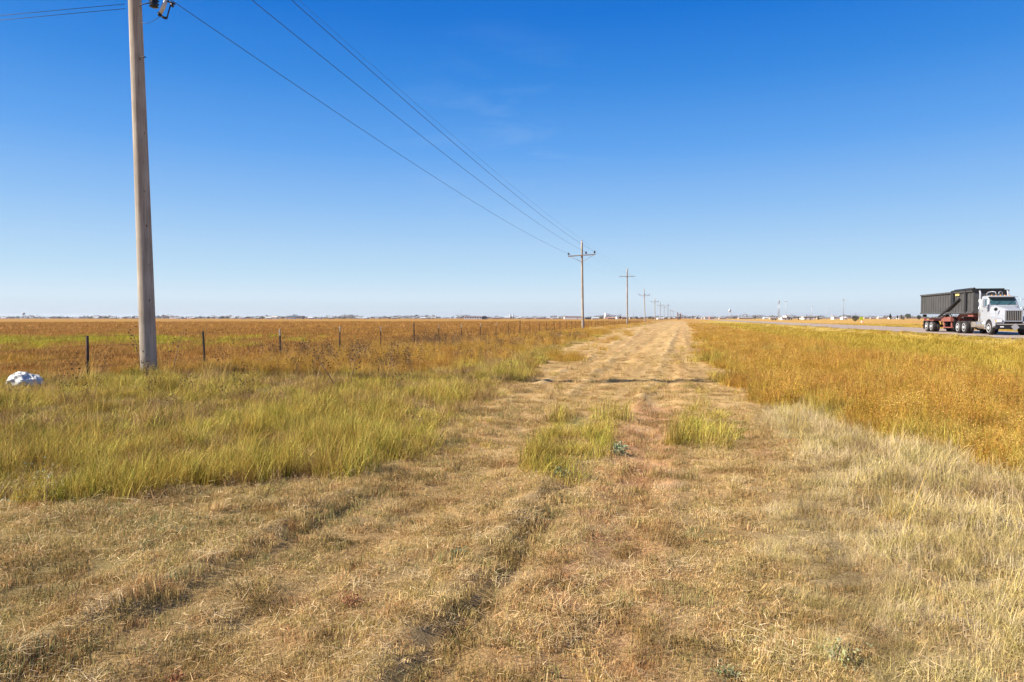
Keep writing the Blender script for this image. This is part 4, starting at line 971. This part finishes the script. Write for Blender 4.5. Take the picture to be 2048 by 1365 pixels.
bld(657, 667, 634.6, 1300, m_w2, m_rf, 'cream house left of the two dark tree rows')
bld(727, 734, 635.4, 1200, m_w1, m_rw, 'tiny white shed right of the dark tree rows', 'shed', 'shed', wins=1)
bld(784, 792, 634.8, 1300, m_w2, m_rf, 'cream house left of the tall dark post on the horizon')
bld(841, 852, 635, 1200, m_w1, m_rw, 'white house pair member left of the school block')
bld(854, 861, 634, 1250, m_w2, m_rf, 'taller cream house beside the white one left of the school block')
bld(929, 964, 633.2, 900, m_w1, m_rw, 'long white school block with dark windows', 'school_block', 'building', 'flat', 7)
bld(964.5, 975, 633.0, 905, m_rf, m_rf2, 'dark barn joined to the right of the long white block', 'barn', 'barn', 'arch', 0)
bld(985, 1000, 635, 1400, m_brk, m_rf, 'red-brown low building right of the dark barn')
bld(1050, 1064, 635.2, 1300, m_brk, m_rf, 'red-brown low house left of the white warehouse')
bld(1072, 1092, 636.0, 1250, m_w2, m_rw, 'low cream shed row left of the white warehouse', 'shed', 'shed', 'flat', 3)
bld(1104, 1114, 635.4, 1200, m_w1, m_rf, 'small white house close left of the white warehouse')
bld(1128, 1161, 632.8, 850, m_w1, m_rw, 'big plain white warehouse left of the second pole', 'warehouse', 'warehouse', 'flat', 0)
bld(1171, 1182, 635.0, 880, m_rf2, m_rf2, 'black-roofed barn right of the second pole', 'barn', 'barn', wins=0)
bld(1183, 1197, 635.2, 900, m_w1, m_rw, 'white bungalow right of the black-roofed barn')
bld(1214, 1231, 635, 1000, m_brk, m_brk, 'long red building below the white silo', 'barn', 'barn', wins=4)
bld(1232, 1237, 633.4, 980, m_w1, m_w1, 'tall narrow white shed right of the long red building', 'shed', 'shed', 'flat', 0)
bld(1243, 1252, 632.6, 1000, m_brk, m_rf, 'dark brick house just left of the third pole')
bld(1314, 1326, 635.6, 800, m_w1, m_rw, 'low white shed among the far poles', 'shed', 'shed', wins=1)
bld(1390, 1400, 634.6, 1500, m_tanw, m_rf, 'tan house right of the end of the track')
bld(1408, 1417, 633, 1300, m_w2, m_rf, 'cream house beside the dark wooden sheds')
bld(1418, 1426, 632.8, 1250, m_brk, m_rf, 'brown shed left of the small water tower', 'shed', 'shed', wins=2)
bld(1440, 1453, 634, 1400, m_w2, m_rw, 'cream flat shed left of the small water tower', 'shed', 'shed', 'flat', 2)
bld(1476, 1492, 634.4, 1300, m_tanw, m_rf, 'tan long house right of the small water tower')
bld(1560, 1569, 635, 620, m_w1, m_w1, 'white low office beside the tall steel mast', 'office', 'building', 'flat', 2)
bld(1569, 1574, 631.6, 620, m_w1, m_rw, 'white tall shed at the foot of the tall mast', 'shed', 'shed', 'flat', 1)
bld(1604, 1626, 633.4, 900, m_w1, m_rw, 'white long hall behind the dark pipe rack', 'warehouse', 'warehouse', 'flat', 2)
bld(1664, 1671, 631.2, 900, m_w1, m_rf, 'white house between the two right-hand masts')
bld(1683, 1690, 633.6, 800, m_w1, m_rw, 'small white shed at the foot of the dark mast', 'shed', 'shed', wins=0)
bld(1733, 1776, 634.4, 1900, m_tanw, m_brk, 'very long tan shed right of the yellow sign', 'warehouse', 'warehouse', 'flat', 5)
bld(1806, 1842, 634.0, 1900, m_tanw, m_brk, 'very long tan shed just left of the truck', 'warehouse', 'warehouse', 'flat', 5)

def mast(px, topy, d, label, kind='pole', name='mast', m=None, r=.22):
    x, y = B(px, d); ht = (637-topy)/F*d+EYE; m = m or m_galv; o = empty(name, (x, y, 0), YAW, label, 'mast' if name == 'mast' else 'water tower' if name == 'water_tower' else 'silo')
    if kind == 'pole':
        MB().tube([(0, 0, -.3), (0, 0, ht)], [r, r*.6], 8).build('shaft', m, o)
        MB().box(-r*3.2, r*3.2, -.1, .1, ht*.90, ht*.93).build('crossbar', m, o)
    elif kind == 'lattice':
        mb = MB()
        for sx, sy in ((-1, -1), (1, -1), (1, 1), (-1, 1)): mb.tube([(sx*r*2.2, sy*r*2.2, -.3), (sx*r*1.6, sy*r*1.6, ht*.86)], r*.35, 6)
        k = 8
        for i in range(k):
            z0 = ht*.86*i/k; z1 = ht*.86*(i+1)/k; s = r*2.2-(r*.6)*i/k
            for a, b in (((-1,-1),(1,-1)), ((1,-1),(1,1)), ((1,1),(-1,1)), ((-1,1),(-1,-1))): mb.tube([(a[0]*s, a[1]*s, z0), (b[0]*s, b[1]*s, z1)], r*.2, 4)
        mb.build('frame', m, o)
        MB().lathe([(r*1.5, 0), (r*3, .4), (r*3, .9), (r*1.5, 1.3)], (0, 0, ht*.86), 'z', 12).build('top_platform', m, o)
        MB().tube([(0, 0, ht*.9), (0, 0, ht)], r*.4, 6).build('antenna', m, o)
    elif kind == 'tower':
        R0 = r; mb = MB()
        for k in range(5):
            a = 2*PI*k/5; mb.tube([(R0*.9*math.cos(a), R0*.9*math.sin(a), -.3), (R0*.8*math.cos(a), R0*.8*math.sin(a), ht*.72)], R0*.08, 6)
        mb.tube([(0, 0, 0), (0, 0, ht*.7)], R0*.16, 8); mb.build('legs', m, o)
        MB().lathe([(R0*.2, ht*.62), (R0, ht*.72), (R0*1.05, ht*.82), (R0*.9, ht*.93), (R0*.1, ht)], (0, 0, 0), 'z', 18).build('tank', m, o)
    elif kind == 'silo':
        MB().lathe([(r, -.3), (r, ht*.86)], (0, 0, 0), 'z', 18).build('bin', m, o); MB().lathe([(r*1.03, ht*.86), (r*.1, ht)], (0, 0, 0), 'z', 18).build('cone_roof', m_rw, o)
    return o
m_hazeg = mat('pale_grey_steel', (.42,.46,.52), .6, var=.05)
mast(48, 625.5, 2900, 'distant water tower standing alone near the left edge', 'tower', 'water_tower', m_hazeg, 6.5)
mast(494, 628, 1800, 'thin grey mast left of the white farm buildings', 'pole', 'mast', m_hazeg, .5)
mast(922, 619, 1500, 'faint thin mast left of the long white block', 'pole', 'mast', m_hazeg, .55)
mast(1020.5, 628, 1500, 'left grey silo of the twin pair', 'silo', 'silo', m_hazeg, 1.7)
mast(1026, 628.5, 1500, 'right grey silo of the twin pair', 'silo', 'silo', m_hazeg, 1.7)
mast(1211, 625.5, 1500, 'wide white silo above the long red building', 'silo', 'silo', m_w1, 3.2)
mast(1266, 619, 1500, 'faint pale mast right of the third pole', 'pole', 'mast', m_hazeg, .6)
mast(1459, 617.5, 1600, 'small grey-white water tower right of the track end', 'tower', 'water_tower', m_hazeg, 2.8)
mast(1557, 599.5, 620, 'steel lattice mast with a round platform near its top', 'lattice', 'mast', m_galv, .28)
mast(1570.5, 600, 620, 'tall plain grey mast beside the lattice mast', 'pole', 'mast', m_hazeg, .32)
mast(1622.5, 611, 700, 'grey mast standing above the pipe rack', 'pole', 'mast', m_hazeg, .30)
mast(1652, 615.5, 700, 'pale short mast right of the pipe rack', 'pole', 'mast', m_hazeg, .30)
mast(1686, 597, 560, 'tallest dark mast left of the yellow sign', 'pole', 'mast', m_rf, .26)
# grain leg by the end of the track
x, y = B(1358, 900); o = empty('grain_elevator', (x, y, 0), YAW, 'small dark grain elevator frame at the end of the track', 'elevator')
MB().box(-2.6, -1.6, -1, 1, 0, 9).box(1.2, 2.2, -1, 1, 0, 8.4).build('leg', m_brk, o); MB().box(-3, 2.8, -1.2, 1.2, 5.4, 6.6).box(-2.9, -1.4, -1.2, 1.2, 8, 9.4).build('head', m_rf, o)
# pipe rack
x, y = B(1604, 560); o = empty('pipe_rack', (x, y, 0), YAW, 'long dark pipe rack on short legs beside the white shed', 'rack')
MB().box(-11.5, 11.5, -.5, .5, 2.0, 2.45, Matrix.Rotation(-.02, 4, 'Y')).build('beam', m_rf2, o)
for k in (-9, -3, 3, 6.5): MB().box(k-.25, k+.25, -.4, .4, 0, 2.1).build('leg', m_rf2, o)
# roadside sign and marker beyond the highway
x, y = B(1722, 215); z0 = hz(x, y); o = empty('road_sign', (x, y, z0), YAW, 'yellow-green square warning sign on a post beyond the highway', 'road sign')
MB().tube([(0, 0, -.2), (0, 0, 1.5)], .05, 6).build('post', m_galv, o)
MB().box(-.62, .62, -.06, -.03, .95, 2.0).build('panel', mat('fluorescent_yellow', (.62,.72,.05), .5, var=.05), o)
x, y = B(1723.5, 205); o = empty('marker_barrel', (x, y, hz(x, y)), YAW, 'orange and white marker barrel under the yellow-green sign', 'barrel')
MB().lathe([(.02, 0), (.34, 0), (.34, .12), (.29, .13), (.27, .9), (.2, .95), (.02, .95)], n=16).build('shell', mat('orange_plastic', (.75,.25,.10), .5), o)
MB().lathe([(.297, .3), (.292, .45)], n=16).lathe([(.287, .6), (.283, .75)], n=16).build('stripe', m_w1, o)
# low flatbed parked beyond the highway
x, y = B(1547, 480); o = empty('flatbed_trailer', (x, y, 0), YAW, 'small low dark flatbed standing in the grass left of the lattice mast', 'trailer')
MB().box(-1.8, 1.8, -1, 1, .6, .95).build('bed', m_dark, o)
for k in (-1.0, 1.0): MB().lathe([(.02, -.1), (.35, -.1), (.35, .1), (.02, .1)], (k, -1.0, .35), 'y', 12).build('wheel', m_tyre, o)

# trees
m_bark = mat('bark', (.16,.12,.09), .9, var=.2)
def leafmat(name, a, b): return grass_mat(name, [a, b], scale=.5, trans=.2)
m_lf1 = leafmat('dull_green_leaf', (.07,.09,.04), (.12,.14,.06)); m_lf2 = leafmat('brown_leaf', (.14,.10,.06), (.20,.14,.08)); m_lf3 = leafmat('dark_leaf', (.04,.055,.035), (.07,.08,.05))
def tree(px, w_px, topy, d, lm, label, name='tree', shape='round', grp='trees on the horizon'):
    x, y = B(px, d); ht = (637-topy)/F*d+EYE; w = w_px/F*d; g = np.random.default_rng(int(px*7)); seed = int(px)
    o = empty(name, (x, y, 0), g.uniform(0, 6), label, 'tree' if name == 'tree' else 'bush', grp)
    tk = MB(); th = ht*(.5 if shape != 'bush' else .3); tk.tube([(0, 0, -.3), (.1, 0, th*.5), (0, .1, th)], [.3, .22, .12], 7)
    for k in range(4):
        a = g.uniform(0, 2*PI); tk.tube([(0, 0, th*.6), (math.cos(a)*w*.2, math.sin(a)*w*.2, ht*.7)], [.12, .04], 5)
    tk.build('trunk', m_bark, o)
    n = 900; P = g.normal(0, 1, (n, 3)); P /= np.linalg.norm(P, axis=1)[:, None]; P *= g.uniform(.45, 1, n)[:, None]**.5
    nn = fbm(P[:, 0]*2+seed, P[:, 1]*2+P[:, 2]*2, seed, 2); P *= (.85+.4*nn)[:, None]
    if shape == 'cone': P[:, :2] *= (.55-.5*P[:, 2:3])
    lo = .12 if shape != 'bush' else .0
    c = np.stack([P[:, 0]*w/2, P[:, 1]*w/2, ht*(lo+(1-lo)*(.5+.5*P[:, 2]))], 1)
    b = bits(c, ht*.05, seed); cr = np_mesh('crown', b[0], b[1], [lm], {'t': ('FLOAT', b[2]), 'rnd': ('FLOAT', b[3])}); cr.parent = o
T = tree
T(37, 9, 633.2, 2100, m_lf1, 'dark broad tree below left of the left water tower')
T(102, 11, 633.6, 2100, m_lf1, 'low wide tree left of the first white horizon house', shape='bush')
T(110, 10, 634, 2200, m_lf2, 'brownish low tree beside the wide tree at left', shape='bush')
T(180, 7, 633.6, 1900, m_lf3, 'small dark tree touching the white house left of the near pole')
T(215, 9, 633.2, 1700, m_lf1, 'green tree left beside the cream low house')
T(253, 8, 634.2, 1800, m_lf2, 'brown bush close left of the near pole', name='bush', shape='bush')
T(403, 6, 633.6, 1700, m_lf3, 'small dark tree right of the flat white sheds')
T(418, 7, 633.6, 1600, m_lf1, 'green tree left of the white village group')
T(446, 7, 633.0, 1500, m_lf3, 'dark tree between the village houses')
T(455, 6, 633.8, 1500, m_lf1, 'lighter tree between the village houses')
T(498, 8, 634, 1500, m_lf2, 'brown tree right of the village houses')
T(525, 6, 633.6, 1300, m_lf3, 'dark tree left of the bright white farm buildings')
T(566, 9, 633.6, 1100, m_lf2, 'brown tree between farm building and blue roof')
T(632, 9, 633.6, 1150, m_lf3, 'dark tree right of the blue-roofed hall')
T(649, 10, 634.2, 1200, m_lf1, 'green tree around the house right of the blue roof')
T(685, 15, 634.4, 1100, m_lf3, 'left one of two long dark shrub rows', name='bush', shape='bush')
T(709, 20, 634.4, 1100, m_lf3, 'right one of two long dark shrub rows', name='bush', shape='bush')
T(737, 5, 635, 1150, m_lf3, 'tiny dark bush right of the tiny white shed', name='bush', shape='bush')
T(760, 12, 635, 1150, m_lf2, 'low dark brown shrubs left of the tall dark post', name='bush', shape='bush')
T(779, 6, 635, 1200, m_lf3, 'small bush left of the cream house', name='bush', shape='bush')
T(866, 8, 634.6, 1200, m_lf1, 'green tree right of the taller cream house')
T(1040, 10, 635, 1300, m_lf1, 'tree right of the twin silos')
T(1120, 7, 634, 1200, m_lf2, 'brown tree touching the left end of the white warehouse')
T(1203, 8, 633.6, 950, m_lf1, 'tree left below the white silo')
T(1241, 5, 632.6, 980, m_lf3, 'dark tree between narrow white shed and brick house')
T(1262, 9, 634, 900, m_lf2, 'brown tree right behind the third pole')
T(1273, 8, 632.6, 900, m_lf1, 'green tree in the gap between third and fourth poles')
T(1283, 8, 634, 850, m_lf2, 'brown tree close left of the fourth pole')
T(1299, 9, 633.6, 850, m_lf1, 'tree close left of the fifth pole')
T(1306, 8, 634.6, 800, m_lf2, 'low brown tree behind the fifth pole')
T(1332, 9, 633.8, 800, m_lf2, 'brown tree behind the eighth pole')
T(1342, 9, 633.4, 800, m_lf2, 'brown tree right of the eighth pole')
T(1357, 10, 634, 700, m_lf3, 'dark round bush at the very end of the track', name='bush', shape='bush')
T(1395, 5, 634, 1300, m_lf3, 'small dark tree right of the track end')
T(1468, 6, 634.6, 1300, m_lf3, 'small dark tree right of the small water tower')
T(1509, 5, 632, 1000, m_lf3, 'lone upright dark tree halfway to the lattice mast')
T(1578, 5, 633, 620, m_lf3, 'dark shrub right of the tall white shed', name='bush', shape='bush')
T(1636, 6, 634, 700, m_lf1, 'green shrub at the right end of the pipe rack', name='bush', shape='bush')
T(1710, 14, 630, 330, m_lf3, 'dark round bush left of the yellow-green sign', name='bush', shape='bush')
T(1780, 8, 627, 700, m_lf3, 'conical dark green tree midway from yellow sign to truck', shape='cone')
T(1794, 5, 629.5, 800, m_lf3, 'slim dark tree right of the conical tree', shape='cone')
T(1802, 5, 629, 800, m_lf2, 'second slim tree right of the conical tree', shape='cone')
T(1806, 7, 633, 700, m_lf3, 'low dark shrub under the slim trees', name='bush', shape='bush')
T(1815, 15, 626.5, 900, m_lf1, 'wide domed grey-green tree left of the truck')
T(1837, 8, 629.5, 600, m_lf3, 'dark tree touching the container of the truck')
gx = random.Random(31)
for k in range(30):
    px = gx.choice((gx.uniform(290, 930), gx.uniform(1000, 1340))); wd = gx.uniform(5, 12)
    bld(px, px+wd, gx.uniform(633.6, 635.4), gx.uniform(1300, 2000), gx.choice((m_w1, m_w1, m_w2, m_brk)), gx.choice((m_rw, m_rf)), 'tiny pale town building standing among the far trees left of the track', group='tiny far town buildings', wins=2)
for k in range(14):
    px = gx.uniform(1385, 1835); wd = gx.uniform(5, 13)
    bld(px, px+wd, gx.uniform(633.4, 635.4), gx.uniform(1100, 1700), gx.choice((m_w1, m_w2, m_tanw)), gx.choice((m_rw, m_rf)), 'tiny pale farm building on the horizon right of the track', group='tiny far farm buildings', wins=2)
for k in range(34):
    T(gx.uniform(60, 1340), gx.uniform(6, 12), gx.uniform(632.8, 634.8), gx.uniform(1300, 2000), gx.choice((m_lf1, m_lf2, m_lf3)), 'small dim tree in the far belt left of the track', grp='trees of the far left belt')
for k in range(5):
    mast(gx.uniform(1480, 1720), gx.uniform(620, 628), gx.uniform(700, 1000), 'short thin grey pole rising from the horizon right of the track', 'pole', 'mast', m_hazeg, .2)['group'] = 'short far poles'
# far-off woods reading as one band
def treeline():
    g = np.random.default_rng(12); Cn = []
    for k in range(1500):
        px = g.uniform(-300, 2350); d = g.uniform(2300, 3600); x, y = B(px, d)
        dens = .5+.5*vn(np.array([px/37.0]), np.array([0.0]), 3)[0]
        if g.uniform() > .35+.65*dens: continue
        ht = g.uniform(6, 15)*(.5+.8*dens); w = g.uniform(12, 45)
        q = g.normal(0, 1, (40, 3)); q /= np.linalg.norm(q, axis=1)[:, None]
        Cn.append(np.stack([x+q[:, 0]*w*.5, y+q[:, 1]*w*.5, ht*(.5+.5*q[:, 2])], 1))
    P = np.vstack(Cn); b = bits(P, 2.4, 5)
    o = np_mesh('far_woods', b[0], b[1], [leafmat('far_leaf', (.14,.11,.085), (.24,.19,.14))], {'t': ('FLOAT', b[2]), 'rnd': ('FLOAT', b[3])}); tag(o, kind='stuff')
treeline()

# ------------------------------------------------------------------ sky, sun, air
SUN_EL = rad(39); SUN_AZ_CAM = rad(-99)            # left of the view axis, a little behind
az = YAW+PI/2 - SUN_AZ_CAM                           # world angle from +X, counter-clockwise
sdir = Vector((math.cos(az)*math.cos(SUN_EL), math.sin(az)*math.cos(SUN_EL), math.sin(SUN_EL)))
sl = bpy.data.lights.new('sun', 'SUN'); sl.energy = 5.0; sl.angle = rad(.5); sl.color = (1, .93, .80)
so = bpy.data.objects.new('sun', sl); COL.objects.link(so); so.rotation_euler = (-sdir).to_track_quat('-Z', 'Y').to_euler()
w = bpy.data.worlds.new('World'); S.world = w; w.use_nodes = True; nt = w.node_tree; nt.nodes.clear()
out = nt.nodes.new('ShaderNodeOutputWorld'); bg = nt.nodes.new('ShaderNodeBackground'); nt.links.new(bg.outputs[0], out.inputs[0])
sk = nt.nodes.new('ShaderNodeTexSky'); sk.sky_type = 'NISHITA'; sk.sun_disc = False; sk.sun_elevation = SUN_EL
sk.sun_rotation = PI/2-az; sk.altitude = 1100; sk.air_density = 1.0; sk.dust_density = .6; sk.ozone_density = 3.0
bg.inputs[1].default_value = .10
hs = nt.nodes.new('ShaderNodeHueSaturation'); hs.inputs['Saturation'].default_value = 1.25; nt.links.new(sk.outputs[0], hs.inputs['Color'])
# clear dry autumn air: the sky's own gradient, deep blue aloft and pale at the horizon
tc = nt.nodes.new('ShaderNodeTexCoord'); sx = nt.nodes.new('ShaderNodeSeparateXYZ'); nt.links.new(tc.outputs['Generated'], sx.inputs[0])
K = 1/(.10*2**EXPO)
SKY = [(-.02, (.60,.70,.80)), (.004, (.62,.71,.80)), (.03, (.66,.80,.92)), (.064, (.52,.73,.91)), (.15, (.29,.54,.90)), (.233, (.125,.38,.86)), (.32, (.042,.26,.76)), (.40, (.010,.18,.68)), (.7, (.01,.10,.45)), (1.0, (.01,.07,.35))]
mr = nt.nodes.new('ShaderNodeMapRange'); nt.links.new(sx.outputs['Z'], mr.inputs[0]); mr.inputs[1].default_value = -.1; mr.inputs[2].default_value = 1.0
grad = ramp(nt, mr.outputs[0], [((z+.1)/1.1, c) for z, c in SKY])
vm = nt.nodes.new('ShaderNodeVectorMath'); vm.operation = 'SCALE'; nt.links.new(grad, vm.inputs[0]); vm.inputs['Scale'].default_value = K
sky = mixc(nt, .975, hs.outputs[0], vm.outputs[0])
# a few faint cirrus wisps ahead
mp = nt.nodes.new('ShaderNodeMapping'); nt.links.new(tc.outputs['Generated'], mp.inputs[0])
mp.inputs['Scale'].default_value = (2.0, 2.0, 10); mp.inputs['Rotation'].default_value = (0, .22, 0)
no = nt.nodes.new('ShaderNodeTexNoise'); no.inputs['Scale'].default_value = 3.0; no.inputs['Detail'].default_value = 7; no.inputs['Roughness'].default_value = .6; no.inputs['Distortion'].default_value = .5
nt.links.new(mp.outputs[0], no.inputs['Vector'])
cf = ramp(nt, no.outputs[0], [(.50, (0,0,0)), (.78, (.17,.17,.17))])
dv = nt.nodes.new('ShaderNodeVectorMath'); dv.operation = 'DISTANCE'; nt.links.new(tc.outputs['Generated'], dv.inputs[0])
cdir = (fwd*F + rgt*(1000-1024) + upv*(682.5-310)).normalized(); dv.inputs[1].default_value = cdir
cm_ = ramp(nt, dv.outputs['Value'], [(.03, (1,1,1)), (.19, (0,0,0))]); cf2 = mixc(nt, 1.0, cf, cm_, 'MULTIPLY')
mx = mixc(nt, cf2, sky, tuple(K*v for v in (.55, .72, .92))); nt.links.new(mx, bg.inputs[0])

# dry haze over the plain
m, nt2, out2 = newmat('thin_air'); pv = nt2.nodes.new('ShaderNodeVolumePrincipled'); pv.inputs['Color'].default_value = (.86, .90, 1, 1); pv.inputs['Density'].default_value = HAZE
pv.inputs['Anisotropy'].default_value = .2; nt2.links.new(pv.outputs[0], out2.inputs['Volume'])
if HAZE > 0:
    o = MB().box(-9300, 9300, -9300, 9300, -1.4, 52).build('haze', m); tag(o, kind='stuff')

# ------------------------------------------------------------------ camera, view
cd = bpy.data.cameras.new('camera'); cd.lens = 24.0; cd.sensor_width = 36.0; cd.clip_end = 20000; cd.clip_start = .05
co = bpy.data.objects.new('camera', cd); COL.objects.link(co); S.camera = co
co.location = (0, 0, EYE); co.rotation_euler = (PI/2-PITCH, 0, YAW)
S.view_settings.view_transform = 'Standard'; S.view_settings.look = 'None'; S.view_settings.exposure = EXPO; S.view_settings.gamma = 1
S.cycles.max_bounces = 5; S.cycles.diffuse_bounces = 2; S.cycles.transmission_bounces = 2; S.cycles.glossy_bounces = 2
S.render.film_transparent = False
